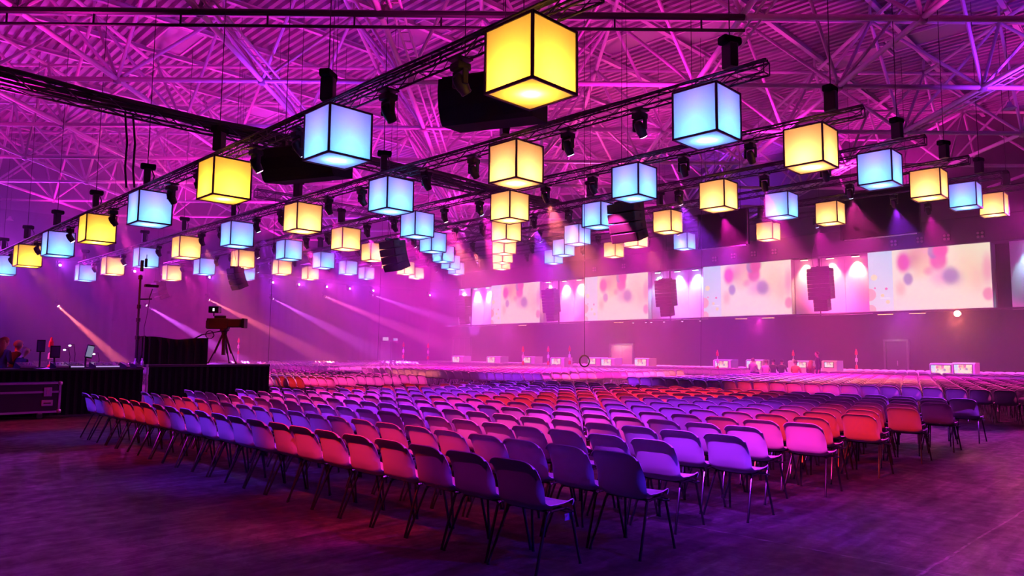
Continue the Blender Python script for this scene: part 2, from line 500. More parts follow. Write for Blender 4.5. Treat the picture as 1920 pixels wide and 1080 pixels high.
# trusses carrying the cubes
def truss(name, p, q, label, s=0.25, step=0.45, cat='truss', group='black lighting trusses', rch=0.022, rl=0.010):
    p, q = Vector(p), Vector(q); L = (q - p).length; d = (q - p) / L
    n = Vector((-d.y, d.x, 0)).normalized(); t = thing(name, label, cat, p, 0, group)
    u = Vector((0, 0, 1)); hs = s / 2
    corners = [n * a * hs + u * b * hs for a, b in ((-1, -1), (1, -1), (1, 1), (-1, 1))]
    for c in corners: MB().tube(c, c + d * L, rch, 8).build('chord', M_TRUSS, t, True)
    mb = MB(); N = max(2, int(L / step))
    for i in range(N):
        a0, a1 = L * i / N, L * (i + 1) / N
        for k in range(4):
            c0, c1 = corners[k], corners[(k + 1) % 4]
            if i % 2: c0, c1 = c1, c0
            mb.tube(c0 + d * a0, c1 + d * a1, rl, 4, caps=False)
    for k in range(4): mb.tube(corners[k], corners[(k + 1) % 4], rl * 1.3, 5); mb.tube(corners[k] + d * L, corners[(k + 1) % 4] + d * L, rl * 1.3, 5)
    tag(mb.build('lattice', M_TRUSS, t), kind='stuff')
    # cable loom lying in the truss
    mb = MB()
    for k in range(3):
        pts = [d * (L * i / 40) + n * (0.06 * (k - 1) + 0.02 * math.sin(i * 1.3 + k)) + u * (hs + 0.035 + 0.012 * math.sin(i * 0.9 + k * 2)) for i in range(41)]
        mb.sweep(pts, 0.022, 5)
    mb.build('cable_loom', M_CABLE, t)
    return t
TZ = 0.70
for r in range(7):
    p = cube_pos(r, 0)
    truss('lighting_truss', (p.x, 6.1, p.z + TZ), (p.x, CY0 + 8 * SY + 1.4, p.z + TZ), f"long black lattice truss carrying the {ROWN[r]} row of light cubes")
truss('cross_truss', (-6, 23.8, 9.05), (27.6, 23.8, 9.05), 'heavy black cross truss running high above the cube rows from the left edge', 0.42, 0.6, rch=0.035, rl=0.02)
# the cross truss carries a thick bundle
mb = MB()
for k in range(5):
    pts = [Vector((-6 + i * 1.0, 23.8 + 0.12 * (k - 2), 9.24 + 0.07 * math.sin(i * 0.8 + k) - 0.10 * (k % 3))) for i in range(34)]
    mb.sweep(pts, 0.055, 6)
tag(mb.build('cable_bundle', M_CABLE), 'thick black cable bundle lying along the cross truss at upper left', 'cables')
truss('cross_truss', (18, 38.5, 10.5), (44, 38.5, 10.5), 'black cross truss far back above the middle cube rows', 0.42, 0.6, rch=0.035, rl=0.02)

# chain hoists above the cubes
def hoist():
    t = thing('chain_hoist', 'x', 'chain hoist')
    MB().bevbox((0, 0, 0.27), (0.20, 0.30, 0.50), 0.02).build('body', M_BLACK, t)
    MB().bevbox((0.02, 0.02, 0.60), (0.46, 0.26, 0.18), 0.05).build('chain_bag', M_CLOTH, t)
    link('chain', MB().tube((0, 0, 0), (0, 0, 1), 0.012, 6).mesh('chain', M_CABLE), t, (0, 0, 0.52))
    MB().sweep([(0.1, 0.1, 0.6), (0.22, 0.2, 0.35), (0.18, 0.24, 0.10), (0.08, 0.12, 0.03)], 0.02, 6).build('power_cable', M_CABLE, t)
    return t
H0 = hoist(); nh = 0
for r in range(7):
    for c in range(9):
        if (r, c) not in CUBES: continue
        if r >= 4 and c > 3: continue
        if c % 2 and r > 1: continue
        o = H0 if nh == 0 else copy_tree(H0); nh += 1
        p = cube_pos(r, c)
        o.location = (p.x, p.y - 0.55 + 1.0 * (c > 0), p.z + TZ + 0.19)
        o.rotation_euler = (0, 0, rnd.uniform(-0.6, 0.6))
        [ch for ch in o.children if ch.name.startswith('chain') and not ch.name.startswith('chain_bag')][0].scale = (1, 1, ZHANG - o.location.z - 0.52)
        tag(o, f"black chain hoist with chain bag above the {ORD[c]} cube of the {ROWN[r]} truss", 'chain hoist', 'chain hoists on the trusses')

# moving-head spotlights
ME_MB = MB().bevbox((0, 0, -0.11), (0.34, 0.36, 0.17), 0.03).tube((0, 0, -0.03), (0, 0, 0.06), 0.05, 8).box((0, 0, 0.055), (0.40, 0.40, 0.04)).mesh('base', M_BLACK)
my = MB()
for s in (-1, 1): my.bevbox((s * 0.19, 0, -0.36), (0.06, 0.14, 0.36), 0.02)
my.bevbox((0, 0, -0.215), (0.42, 0.16, 0.05), 0.02)
ME_MY = my.mesh('yoke', M_BLACK)
ME_MH = MB().lathe([(0.05, 0.20), (0.11, 0.17), (0.145, 0.06), (0.15, -0.10), (0.125, -0.22), (0.13, -0.27), (0.11, -0.28)], 14).mesh('head', M_BLACK, True)
def lens_mesh(nm, m): return MB().lathe([(0.01, -0.275), (0.105, -0.275), (0.105, -0.292), (0.06, -0.30), (0.01, -0.302)], 14).mesh('lens', m, True)
ME_LD = lens_mesh('d', mat('dark_lens', (0.03, 0.03, 0.05), 0.08, 0, noise=0.05))
ME_LB = lens_mesh('b', emis('lit_lens_blue', (0.45, 0.65, 1.0), 9))
ME_LW = lens_mesh('w', emis('lit_lens_pink', (1.0, 0.55, 0.75), 9))
SPOTD = {}
def spot_data(col, key, e, ang):
    k = (key, e, ang)
    if k not in SPOTD:
        l = bpy.data.lights.new('head_or_fill_beam', 'SPOT'); l.energy = e; l.color = col; l.spot_size = math.radians(ang); l.spot_blend = 0.55; l.shadow_soft_size = 0.05
        SPOTD[k] = l
    return SPOTD[k]
HEADCOL = {'red': RED, 'blue': BLU, 'mag': MAG, 'pur': PUR, 'pnk': (1.0, 0.04, 0.42), 'amb': (1.0, 0.17, 0.14)}
def moving_head(loc, aim, lens, label, col=None, e=E_HEAD, ang=44):
    t = thing('moving_head', label, 'spotlight', loc, 0, 'moving heads on the trusses')
    d = (Vector(aim) - (Vector(loc) + Vector((0, 0, -0.46)))).normalized()
    pan = math.atan2(d.y, d.x); tilt = math.acos(max(-1, min(1, -d.z)))
    t.rotation_euler = (0, 0, pan + math.pi / 2); t.scale = (0.78,) * 3
    link('base', ME_MB, t); link('yoke', ME_MY, t)
    hd = link('head', ME_MH, t, (0, 0, -0.46), (-tilt, 0, 0))
    link('lens', lens, hd)
    if col: link('head_or_fill_beam', spot_data(HEADCOL[col], col, e, ang), hd, (0, 0, -0.33))
    return t
WASHP = []
for r in range(7):
    for c in range(9):
        p = cube_pos(r, c)
        fr = (0.30, 0.68) if r < 4 else (0.5,)
        for q, fq in enumerate(fr):
            if c == 8: continue
            y = p.y + SY * fq
            col = ('red', 'pur')[(q + c) % 2] if r < 2 and c < 2 else ('mag', 'pnk', 'pur', 'mag', 'amb')[(r + 2 * c + 3 * q + 2) % 5]
            lens = [ME_LD, ME_LD, ME_LB, ME_LD, ME_LD, ME_LW][(r * 5 + c * 2 + q * 3) % 6]
            aim = (p.x + (5.2, 3.6)[q] + rnd.uniform(-0.4, 0.4), y + rnd.uniform(-0.5, 0.5), 0.5)
            if r == 0 and c == 0 and q == 0: lens = ME_LD
            pos = ('nearer the right', 'nearer the left')[q] if len(fr) == 2 else 'midway'
            moving_head((p.x, y, p.z + TZ - 0.205), aim, lens,
                        f"black spotlight between {ORD[c]} and {ORD[c + 1]} cubes of the {ROWN[r]} truss, {pos}", col,
                        (1.0 if c < 5 else 0.5) * E_HEAD * (1.2 if r < 2 else 2.2 if r < 4 else 1.05), 34 if r < 2 else 50 if r < 4 else 60)
# fill lamps added out of frame on the right to brighten chairs there
for r in range(1, 7):
    p = cube_pos(r, 0)
    lamp('SPOT', (p.x - 0.5, 1.0, p.z + 0.4), (p.x + 3.8, 5.6, 0.5), E_HEAD * 1.2, HEADCOL[('mag', 'pur', 'pnk')[r % 3]], 0.05, 40, 0.6, name='head_or_fill_beam')
# the same rig goes on above and behind the camera: two more lines of heads, out of frame
for line, (x, dx_, z) in enumerate(((-0.1, 3.9, 6.3), (2.47, 4.2, 6.2), (2.47, 6.9, 6.2))):
    for k in range(-1, 5):
        for q, col in enumerate((('red', 'blue'), ('pnk', 'pur'), ('red', 'pur'))[line]):
            y = 6.1 + 5.61 * k + 2.8 * q + (1.4, 0.0, 2.8)[line] * (1 if line else 0)
            if line == 0 and y < 4.6: continue
            lamp('SPOT', (x, y, z), (x + dx_, y + 0.1, 0.5), E_HEAD * (0.95 if col in ('red', 'pnk') else 1.1) * (0.62 if line == 0 else 1.0), HEADCOL[col], 0.05, 27, 0.9, name='head_or_fill_beam')
# floor washes near the camera
lamp('SPOT', (6.0, -3.5, 6.5), (5.0, 2.2, 0), E_HEAD * 0.75, (0.06, 0.01, 1.0), 0.1, 42, 0.9, name='floor_wash')
lamp('SPOT', (0.0, 2.0, 6.5), (1.4, 8.3, 0), E_HEAD * 0.17, (0.85, 0.008, 0.75), 0.1, 80, 0.9, name='floor_wash')
lamp('SPOT', (10.0, -4.0, 6.5), (9.0, 1.4, 0), E_HEAD * 0.13, (0.7, 0.01, 0.9), 0.1, 80, 0.9, name='floor_wash')
for x_, y_ in ((13, -4), (17, -2), (20, 3)):
    lamp('SPOT', (x_, y_, 7.2), (x_ - 6.5, y_ + 9.5, 0.5), E_HEAD * 0.5, (0.65, 0.03, 0.95), 0.1, 42, 0.8, name='side_wash')
# front wash from the stage side
for y in (6, 14, 22, 30, 38, 48):
    lamp('SPOT', (44.5, y, 9.0), (16, y * 0.8 + 2, 0.5), E_HEAD * 0.9, (1.0, 0.03, 0.70), 0.2, 50, 0.9, name='stage_wash')
# purple wash heads along the top of the left drape
for i, (px, py) in enumerate([(110, 498), (250, 508), (390, 520), (509, 530), (558, 534), (610, 538), (653, 542), (697, 549), (803, 562), (847, 565)]):
    p = at_y(px, py, 57.5)
    WASHP.append(p)

# ------------------------------------------------------------------ screens and white panels
LB, LT, LX = 4.25, 7.87, 46.0
def screen_mat():
    m = bpy.data.materials.new('screen_picture'); m.use_nodes = True
    nt = m.node_tree; nt.nodes.clear()
    out = nt.nodes.new('ShaderNodeOutputMaterial'); em = nt.nodes.new('ShaderNodeEmission')
    nt.links.new(em.outputs[0], out.inputs[0]); em.inputs[1].default_value = 1.08
    tc = nt.nodes.new('ShaderNodeUVMap'); sp = nt.nodes.new('ShaderNodeSeparateXYZ'); nt.links.new(tc.outputs[0], sp.inputs[0])
    U, V = sp.outputs[0], sp.outputs[1]
    def mth(op, a, b=0.0, c=0.0):
        n = nt.nodes.new('ShaderNodeMath'); n.operation = op
        for i, s in enumerate((a, b, c)):
            if isinstance(s, (int, float)): n.inputs[i].default_value = s
            else: nt.links.new(s, n.inputs[i])
        return n.outputs[0]
    def mix(fac, a, b):
        n = nt.nodes.new('ShaderNodeMix'); n.data_type = 'RGBA'
        for i, s in ((0, fac), (6, a), (7, b)):
            if isinstance(s, (int, float)): n.inputs[i].default_value = s
            elif isinstance(s, tuple): n.inputs[i].default_value = (*s, 1)
            else: nt.links.new(s, n.inputs[i])
        return n.outputs[2]
    def blob(cx, cy, rx, ry, soft):
        a = mth('DIVIDE', mth('SUBTRACT', U, cx), rx); b = mth('DIVIDE', mth('SUBTRACT', V, cy), ry)
        d = mth('SQRT', mth('ADD', mth('MULTIPLY', a, a), mth('MULTIPLY', b, b)))
        n = nt.nodes.new('ShaderNodeMapRange'); n.interpolation_type = 'SMOOTHSTEP'
        nt.links.new(d, n.inputs[0]); n.inputs[1].default_value = 1 + soft; n.inputs[2].default_value = 1 - soft; n.inputs[3].default_value = 0; n.inputs[4].default_value = 1
        return n.outputs[0]
    CREAM, MG, SAL, VIO, PEA, PKL = (1.0, 0.86, 0.66), (0.92, 0.12, 0.42), (1.0, 0.42, 0.40), (0.40, 0.22, 0.50), (1.0, 0.62, 0.38), (1.0, 0.42, 0.62)
    c = mix(V, (1.0, 0.76, 0.70), CREAM)
    for cx, cy, rx, ry, so, co, k in [
        (0.83, 0.62, 0.08, 0.22, 0.9, PEA, 0.45), (0.90, 0.45, 0.04, 0.15, 0.9, SAL, 0.35), (0.975, 0.60, 0.03, 0.17, 0.7, MG, 0.5),
        (0.45, 0.90, 0.10, 0.17, 0.7, SAL, 0.85), (0.40, 0.80, 0.05, 0.10, 0.6, (0.8, 0.30, 0.30), 0.6), (0.49, 0.73, 0.05, 0.12, 0.8, PEA, 0.6), (0.43, 0.62, 0.05, 0.09, 0.9, PEA, 0.5),
        (0.52, 0.62, 0.03, 0.05, 0.7, MG, 0.5), (0.31, 0.79, 0.045, 0.13, 0.45, MG, 0.95), (0.60, 0.78, 0.055, 0.13, 0.35, MG, 0.85), (0.56, 0.93, 0.035, 0.09, 0.3, VIO, 0.7), (0.62, 0.95, 0.05, 0.10, 0.3, MG, 0.9),
        (0.63, 0.52, 0.07, 0.10, 0.9, PKL, 0.8), (0.69, 0.53, 0.05, 0.10, 0.5, VIO, 0.75), (0.72, 0.47, 0.05, 0.08, 0.9, VIO, 0.4),
        (0.345, 0.51, 0.032, 0.08, 0.4, VIO, 0.8), (0.28, 0.36, 0.03, 0.09, 0.8, SAL, 0.6), (0.97, 0.21, 0.032, 0.08, 0.35, MG, 0.65)]:
        c = mix(mth('MULTIPLY', blob(cx, cy, rx * 1.25, ry * 1.25, so), min(1.0, k * 1.1)), c, co)
    left = mix(V, (0.86, 0.72, 0.86), (0.56, 0.72, 0.94))
    for cx, cy, rx, ry, co in [(0.05, 0.57, 0.028, 0.05, (1.0, 0.80, 0.55)), (0.005, 0.28, 0.058, 0.105, (0.98, 0.42, 0.52)), (0.155, 0.37, 0.012, 0.021, MG), (0.055, 0.39, 0.008, 0.014, MG), (0.12, 0.26, 0.015, 0.027, (1.0, 0.7, 0.4)), (0.165, 0.15, 0.018, 0.032, (1.0, 0.72, 0.45)), (0.01, 0.02, 0.05, 0.09, (0.98, 0.45, 0.55))]:
        left = mix(blob(cx, cy, rx, ry, 0.08), left, co)
    bar = mth('MULTIPLY', mth('LESS_THAN', mth('ABSOLUTE', mth('SUBTRACT', V, 0.215)), 0.006), mth('LESS_THAN', mth('ABSOLUTE', mth('SUBTRACT', U, 0.14)), 0.045))
    left = mix(bar, left, (1.0, 0.95, 0.95))
    c = mix(mth('LESS_THAN', U, 0.215), c, left)
    nt.links.new(c, em.inputs[0])
    return m
M_PIC = screen_mat()
def display(name, c, u, v, w, hgt, parent, m=None):
    """lit picture face with UVs; c centre, u right vector, v up vector"""
    c, u, v = Vector(c), Vector(u), Vector(v)
    ps = [c - u * w / 2 - v * hgt / 2, c + u * w / 2 - v * hgt / 2, c + u * w / 2 + v * hgt / 2, c - u * w / 2 + v * hgt / 2]
    me = bpy.data.meshes.new(name); me.from_pydata([tuple(p) for p in ps], [], [(0, 1, 2, 3)])
    uv = me.uv_layers.new(name='UVMap')
    for i, q in enumerate([(0, 0), (1, 0), (1, 1), (0, 1)]): uv.data[i].uv = q
    me.materials.append(m or M_PIC)
    return link(name, me, parent)
SCR = [(8.78, 15.15), (19.9, 26.35), (31.05, 37.29), (42.3, 48.5)]
SN = ['rightmost and largest', 'second from the right', 'third from the right', 'leftmost and smallest']
for i, (a, b) in enumerate(SCR):
    t = thing('video_screen', f"wide lit video screen with blurred pink balloons, {SN[i]}", 'screen', (LX, (a + b) / 2, LB), 0, 'video screens above the stage')
    MB().box((0.58, 0, (LT - LB) / 2), (1.15, b - a, LT - LB)).build('housing', M_WHITE, t)
    display('display', (-0.012, 0, (LT - LB) / 2), (0, -1, 0), (0, 0, 1), b - a - 0.04, LT - LB - 0.04, t)
# white recessed panels between the screens, with their downlights
COOL, WARM = (0.35, 0.85, 1.0), (1.0, 0.62, 0.30)
rec = [((1.5, 8.0), COOL, 'at the right edge of the picture'), ((15.2, 19.85), WARM, 'between the largest screen and the second'), ((26.4, 31.0), COOL, 'between the second and third screens'), ((37.35, 42.25), WARM, 'between the third and leftmost screens'), ((48.55, 53.6), COOL, 'left of the leftmost screen')]
for (a, b), colr, wh in rec:
    t = thing('backdrop_panel', f"tall white backdrop panel {wh}", 'panel', (LX + 0.7, 0, LB - 0.1), 0, 'white backdrop panels')
    n = 3; w = (b - a) / n
    lamp('SPOT', (LX - 1.6, (a + b) / 2, LB + 0.1), (LX + 0.7, (a + b) / 2, LB + 1.7), 900, (1.0, 0.06, 0.42) if colr == WARM else (0.70, 0.08, 1.0), 0.15, 110, 0.8, name='panel_fill')  # added lamp without a fixture, tints the white sheets pink and violet
    for k in range(n):
        xo = 0.0 if k < 2 else -0.25
        MB().box((xo, a + w * (k + 0.5), (LT - LB + 0.09) / 2), (0.06, w - 0.015, LT - LB + 0.09)).build('sheet', M_WHITE, t)
        d = thing('downlight', f"{'cool' if colr == COOL else 'warm'} white downlight, {ORD[k]} from right, {wh}", 'downlight', (LX + 0.36 + xo, a + w * (k + 0.5), LT - 0.125), 0, 'downlights over the white panels')
        MB().bevbox((0, 0, 0.06), (0.14, 0.5, 0.12), 0.02).build('housing', M_BLACK, d)
        MB().box((0, 0, -0.006), (0.11, 0.46, 0.012)).build('lens', emis('downlight_' + ('c' if colr == COOL else 'w'), colr, 14), d)
        lamp('SPOT', (0, 0, -0.04), (0.25, 0, -1.0), 650, colr, 0.08, 80, 0.8, parent=d, name='panel_light')
# black fascia above
o = MB().bevbox((LX + 0.5, 25, (LT + 9.35) / 2), (1.4, 60, 9.35 - LT), 0.03).build('fascia', mat('fascia_cloth', (0.05, 0.04, 0.055), 0.9, 0, noise=0.2)); tag(o, 'long dark fascia running above all the video screens', 'fascia')
# four-cell blinder lamps on the fascia
for i, (px, py) in enumerate([(1838, 440), (1775, 445), (1725, 450), (1676, 456), (1452, 472), (1413, 476), (1375, 480), (1340, 486), (1170, 499), (1115, 505)]):
    p = at_x(px, py, LX - 0.28)
    t = thing('blinder_lamp', f"small four-cell blinder lamp on the fascia, {ORD[i]} from the right", 'lamp', p, 0, 'blinder lamps on the fascia')
    MB().bevbox((0, 0, 0), (0.10, 0.40, 0.40), 0.02).build('housing', M_BLACK, t)
    for a in (-1, 1):
        for b in (-1, 1):
            MB().lathe([(0.01, 0), (0.075, 0), (0.06, 0.02), (0.01, 0.025)], 10, Matrix.Translation((-0.055, a * 0.1, b * 0.1)) @ Matrix.Rotation(-math.pi / 2, 4, 'Y')).build('cell', mat('blinder_cell', (0.75, 0.55, 0.6), 0.25, 0.4, noise=0.05), t)
o = MB().bevbox((LX + 0.15, 28, LB - 0.05), (0.22, 54, 0.10), 0.01).build('lighting_rail', M_BLACK); tag(o, 'long thin black rail along the bottom of the screens', 'rail')
# footlight strips under the screens and the one blazing lamp
for i, (px, py) in enumerate([(1660, 588), (1720, 586), (1390, 597), (1440, 595), (1160, 603), (980, 607)]):
    p = at_x(px, py, LX + 0.12); p.z = LB - 0.17
    t = thing('strip_light', f"thin amber strip light under the screens, {ORD[[1, 0, 3, 2, 4, 5][i]]} from the right", 'strip light', p, 0, 'amber strip lights under the screens')
    MB().bevbox((0, 0, 0.03), (0.12, 0.9, 0.08), 0.01).build('housing', M_BLACK, t)
    MB().box((-0.02, 0, -0.015), (0.09, 0.84, 0.012)).build('tube', emis('amber_strip', (1.0, 0.42, 0.12), 7), t)
for i, (px, py) in enumerate([(1187, 601), (1221, 600), (1245, 602), (1279, 602), (1313, 600), (1211, 602)]):
    p = at_x(px, py, LX + 0.15); p.z = LB - 0.24
    t = thing('under_spot', f"tiny white spotlight under the screens' edge, {ORD[[5, 3, 2, 1, 0, 4][i]]} from the right", 'spotlight', p, 0, 'tiny spots under the screens')
    MB().lathe([(0.02, 0.14), (0.08, 0.12), (0.09, 0), (0.085, -0.01)], 10).build('can', M_BLACK, t)
    MB().lathe([(0.01, -0.012), (0.075, -0.012), (0.06, -0.02), (0.01, -0.022)], 10).build('lens', emis('spot_lens', (1.0, 0.8, 0.9), 8), t)
for y in (6, 13, 22, 29, 36, 45, 52):
    lamp('SPOT', (LX - 0.6, y, LB - 0.3), (LX - 6, y - 1, 0.5), 1200, (0.70, 0.05, 1.0) if y % 2 else (1.0, 0.04, 0.6), 0.1, 120, 0.9, name='under_wash')
p = at_x(1795, 588, LX + 0.05)
t = thing('blazing_lamp', 'blazing amber spotlight facing the hall under the largest screen', 'spotlight', p)
am = Matrix.Rotation(-math.pi / 2, 4, 'Y')
MB().lathe([(0.06, -0.30), (0.16, -0.22), (0.18, 0.0), (0.17, 0.02)], 16, am).build('housing', M_BLACK, t)
MB().lathe([(0.01, 0.021), (0.165, 0.021), (0.12, 0.05), (0.01, 0.06)], 16, am).build('lens', emis('blazing_lens', (1.0, 0.55, 0.18), 30), t)
MB().tube((0.1, 0, 0.10), (0.1, 0, LB - 0.10 - p.z), 0.03, 8).build('clamp', M_BLACK, t)
lamp('SPOT', (-0.10, 0, 0), (-3, -0.6, -1.6), 2600, (1.0, 0.20, 0.10), 0.1, 110, 0.9, parent=t, name='blaze')

# ------------------------------------------------------------------ chairs
def shell_fn(u, v, off=0.0):
    """u across (0..1), v from the top of the back to the front lip of the seat"""
    prof = [(-0.275, 0.790), (-0.273, 0.776), (-0.266, 0.748), (-0.256, 0.70), (-0.240, 0.62), (-0.220, 0.53), (-0.188, 0.455), (-0.13, 0.420), (-0.04, 0.414), (0.06, 0.424), (0.15, 0.440), (0.195, 0.440), (0.222, 0.424)]
    wid = [0.222, 0.222, 0.222, 0.223, 0.225, 0.228, 0.231, 0.232, 0.231, 0.228, 0.222, 0.215, 0.206]
    lip = [0.040, 0.017, 0.004, 0, 0, 0, 0, 0, 0, 0, 0, 0, 0]
    s = v * (len(prof) - 1); i = min(int(s), len(prof) - 2); f = s - i
    def L(a): return a[i] * (1 - f) + a[i + 1] * f
    x = prof[i][0] * (1 - f) + prof[i + 1][0] * f; z = prof[i][1] * (1 - f) + prof[i + 1][1] * f
    w = L(wid)
    t = math.sin((u * 2 - 1) * 1.35) / math.sin(1.35)
    at = abs(t)
    y = w * t
    x -= L(lip) * (1 - 0.55 * at ** 5)
    back = min(1.0, max(0.0, (0.50 - v) * 8)); seat = min(1.0, max(0.0, (v - 0.48) * 6)); mid = max(0.0, 1 - abs(v - 0.5) * 3.5)
    fl = at ** 6
    fa = 0.034 * min(1.0, v / 0.45) ** 0.8
    x += (0.014 * t * t + fa * fl) * back + 0.030 * fl * mid
    z += (0.006 * t * t + 0.028 * fl * min(1.0, (1 - v) * 8)) * seat + 0.030 * fl * mid
    # rounded upper and front corners
    k = max(0.0, 1 - v / 0.40)
    z -= 0.056 * at ** 6 * k; y *= 1 - 0.04 * k * k * at ** 3
    if v > 0.88: x -= 0.05 * at ** 5 * (v - 0.88) / 0.12
    return Vector((x, y, z))
def shell_mesh(nu, nv, th, name):
    P = [[shell_fn(i / nu, j / nv) for i in range(nu + 1)] for j in range(nv + 1)]
    def nrm(i, j):
        a = P[j][min(i + 1, nu)] - P[j][max(i - 1, 0)]; b = P[min(j + 1, nv)][i] - P[max(j - 1, 0)][i]
        return a.cross(b).normalized()
    vs, fs = [], []; n = (nu + 1) * (nv + 1)
    for j in range(nv + 1):
        for i in range(nu + 1): vs.append(P[j][i])
    for j in range(nv + 1):
        for i in range(nu + 1): vs.append(P[j][i] - nrm(i, j) * th)
    g = lambda i, j: j * (nu + 1) + i
    for j in range(nv):
        for i in range(nu):
            q = (g(i, j), g(i + 1, j), g(i + 1, j + 1), g(i, j + 1))
            fs.append(q); fs.append(tuple(k + n for k in q[::-1]))
    rim = [g(i, 0) for i in range(nu + 1)] + [g(nu, j) for j in range(1, nv + 1)] + [g(i, nv) for i in range(nu - 1, -1, -1)] + [g(0, j) for j in range(nv - 1, 0, -1)]
    for k in range(len(rim)):
        a, b = rim[k], rim[(k + 1) % len(rim)]; fs.append((a, b, b + n, a + n))
    return MB().add(vs, fs)
SHELL = shell_mesh(18, 30, 0.007, 'shell')
ME_SHELL = SHELL.mesh('shell', M_SHELL, True)
LEGS = {}
for nm, sx in (('front', 1), ('rear', -1)):
    for sy in (-1, 1):
        if sx > 0: pts = [(0.10, 0.185 * sy, 0.412), (0.155, 0.190 * sy, 0.408), (0.172, 0.194 * sy, 0.385), (0.235, 0.232 * sy, 0.012), (0.236, 0.232 * sy, 0.0)]
        else: pts = [(-0.02, 0.185 * sy, 0.412), (-0.085, 0.190 * sy, 0.408), (-0.105, 0.194 * sy, 0.385), (-0.262, 0.232 * sy, 0.012), (-0.263, 0.232 * sy, 0.0)]
        LEGS[nm, sy] = MB().sweep(pts, [0.011, 0.011, 0.011, 0.011, 0.014], 8).mesh('leg', M_LEG, True)
fr = MB()
for sy in (-1, 1): fr.tube((-0.10, 0.185 * sy, 0.412), (0.14, 0.185 * sy, 0.412), 0.011, 8)
for x in (-0.06, 0.11): fr.tube((x, -0.2, 0.410), (x, 0.2, 0.410), 0.010, 8)
ME_CF = fr.mesh('seat_frame', M_LEG, True)
ME_LINK = MB().sweep([(0.13, -0.19, 0.405), (0.15, -0.235, 0.40), (0.11, -0.262, 0.40), (0.07, -0.235, 0.40), (0.06, -0.19, 0.405)], 0.007, 6).mesh('coupling_hook', M_LEG)
ME_PLATE = MB().bevbox((0.16, -0.185, 0.345), (0.10, 0.006, 0.05), 0.002).mesh('row_plate', mat('blue_plate', (0.25, 0.28, 0.55), 0.4, 0, noise=0.05))
def make_chair(loc, rz, label):
    t = thing('shell_chair', label, 'chair', loc, rz, 'white shell chairs in rows')
    link('shell', ME_SHELL, t); link('seat_frame', ME_CF, t); link('coupling_hook', ME_LINK, t)
    for k in LEGS: link('leg', LEGS[k], t)
    return t
XC, YC, ROWP, YODD, SEAT = 3.7103, 3.8713, 0.8811, -0.258, 0.5
# the measured point is the upper left corner of a backrest
OFFX, OFFY = 0.28, -0.17
slots = []
xblocks = [(XC, 14), (20.04, 14), (36.3, 6)]
yblocks = [(YC - 22 * 0.5 - 5.2, 22), (YC, 22), (YC + 22 * 0.5 + 5.0, 22), (YC + 2 * (22 * 0.5 + 5.0), 22), (YC + 3 * (22 * 0.5 + 5.0), 12)]
for bi, (x0, nr) in enumerate(xblocks):
    for bj, (y0, ns) in enumerate(yblocks):
        for rr in range(nr):
            for s in range(ns):
                x = x0 + rr * ROWP; y = y0 + (YODD if rr % 2 else 0) + s * SEAT
                if bi == 0 and bj != 1 and not (bj >= 2 and x > 10.4): continue
                if bi == 0 and bj == 1 and False: continue
                if bj == 0 and y < 2.2 and bi != 1: continue
                X, Z = (x - y) * R2, (x + y) * R2
                if Z < 3 or abs(X) / Z > 0.78: continue
                slots.append((math.hypot(x, y), bi, bj, rr, s, x + OFFX, y + OFFY))
slots.sort()
def block_name(bi, bj):
    if (bi, bj) == (0, 1): return 'of the nearest block'
    if (bi, bj) == (1, 1): return 'of the block beyond the aisle'
    if (bi, bj) == (0, 2): return 'of the block behind the platform'
    return 'of the block mid-hall'
solo, rest = slots[:300], slots[300:]
for d, bi, bj, rr, s, x, y in solo:
    t = make_chair((x + rnd.uniform(-0.012, 0.012), y + rnd.uniform(-0.008, 0.008), 0), rnd.uniform(-0.03, 0.03),
                   f"white shell chair, {ORD[s]} from right in {ORD[rr]} row {block_name(bi, bj)}")
    if rr == 0 and s == 0 and bi == 0: link('row_plate', ME_PLATE, t)
# everything farther: one mesh of low-poly chairs
lo = shell_mesh(8, 11, 0.010, 'lo')
for sy in (-1, 1):
    lo.tube((0.16, 0.19 * sy, 0.42), (0.235, 0.232 * sy, 0), 0.011, 4, mi=1, caps=False); lo.tube((-0.10, 0.19 * sy, 0.42), (-0.262, 0.232 * sy, 0), 0.011, 4, mi=1, caps=False)
def many(name, base, places, mats, label, cat):
    V = np.array(base.v); nv = len(V); nf = len(base.f)
    AV, F, MI = [], [], []
    for k, (x, y, a) in enumerate(places):
        ca, sa = math.cos(a), math.sin(a)
        AV.append(np.c_[V[:, 0] * ca - V[:, 1] * sa + x, V[:, 0] * sa + V[:, 1] * ca + y, V[:, 2]])
    AV = np.concatenate(AV)
    q = np.array(base.f); N = len(places)
    F = (q[None, :, :] + (np.arange(N) * nv)[:, None, None]).reshape(-1)
    me = bpy.data.meshes.new(name)
    me.vertices.add(len(AV)); me.vertices.foreach_set('co', AV.reshape(-1))
    me.loops.add(len(F)); me.loops.foreach_set('vertex_index', F.astype(np.int32))
    me.polygons.add(N * nf); me.polygons.foreach_set('loop_start', np.arange(N * nf, dtype=np.int32) * 4)
    me.polygons.foreach_set('material_index', np.tile(np.array(base.m, dtype=np.int32), N))
    me.polygons.foreach_set('use_smooth', np.ones(N * nf, dtype=bool))
    for m in mats: me.materials.append(m)
    me.update(calc_edges=True); me.validate()
    return tag(link(name, me), label, cat, kind='stuff')
pl = [(x, y, rnd.uniform(-0.04, 0.04)) for d, bi, bj, rr, s, x, y in rest]
# two facing rows on the far side of the stage
for k in range(110):
    pl.append((44.2, 6.0 + k * 0.47, math.pi)); pl.append((45.0, 6.2 + k * 0.47, math.pi))
many('shell_chairs_beyond', lo, pl, [M_SHELL, M_LEG], 'hundreds of white shell chairs filling the far part of the hall', 'chairs')
print('CHAIRS', len(solo), len(pl))

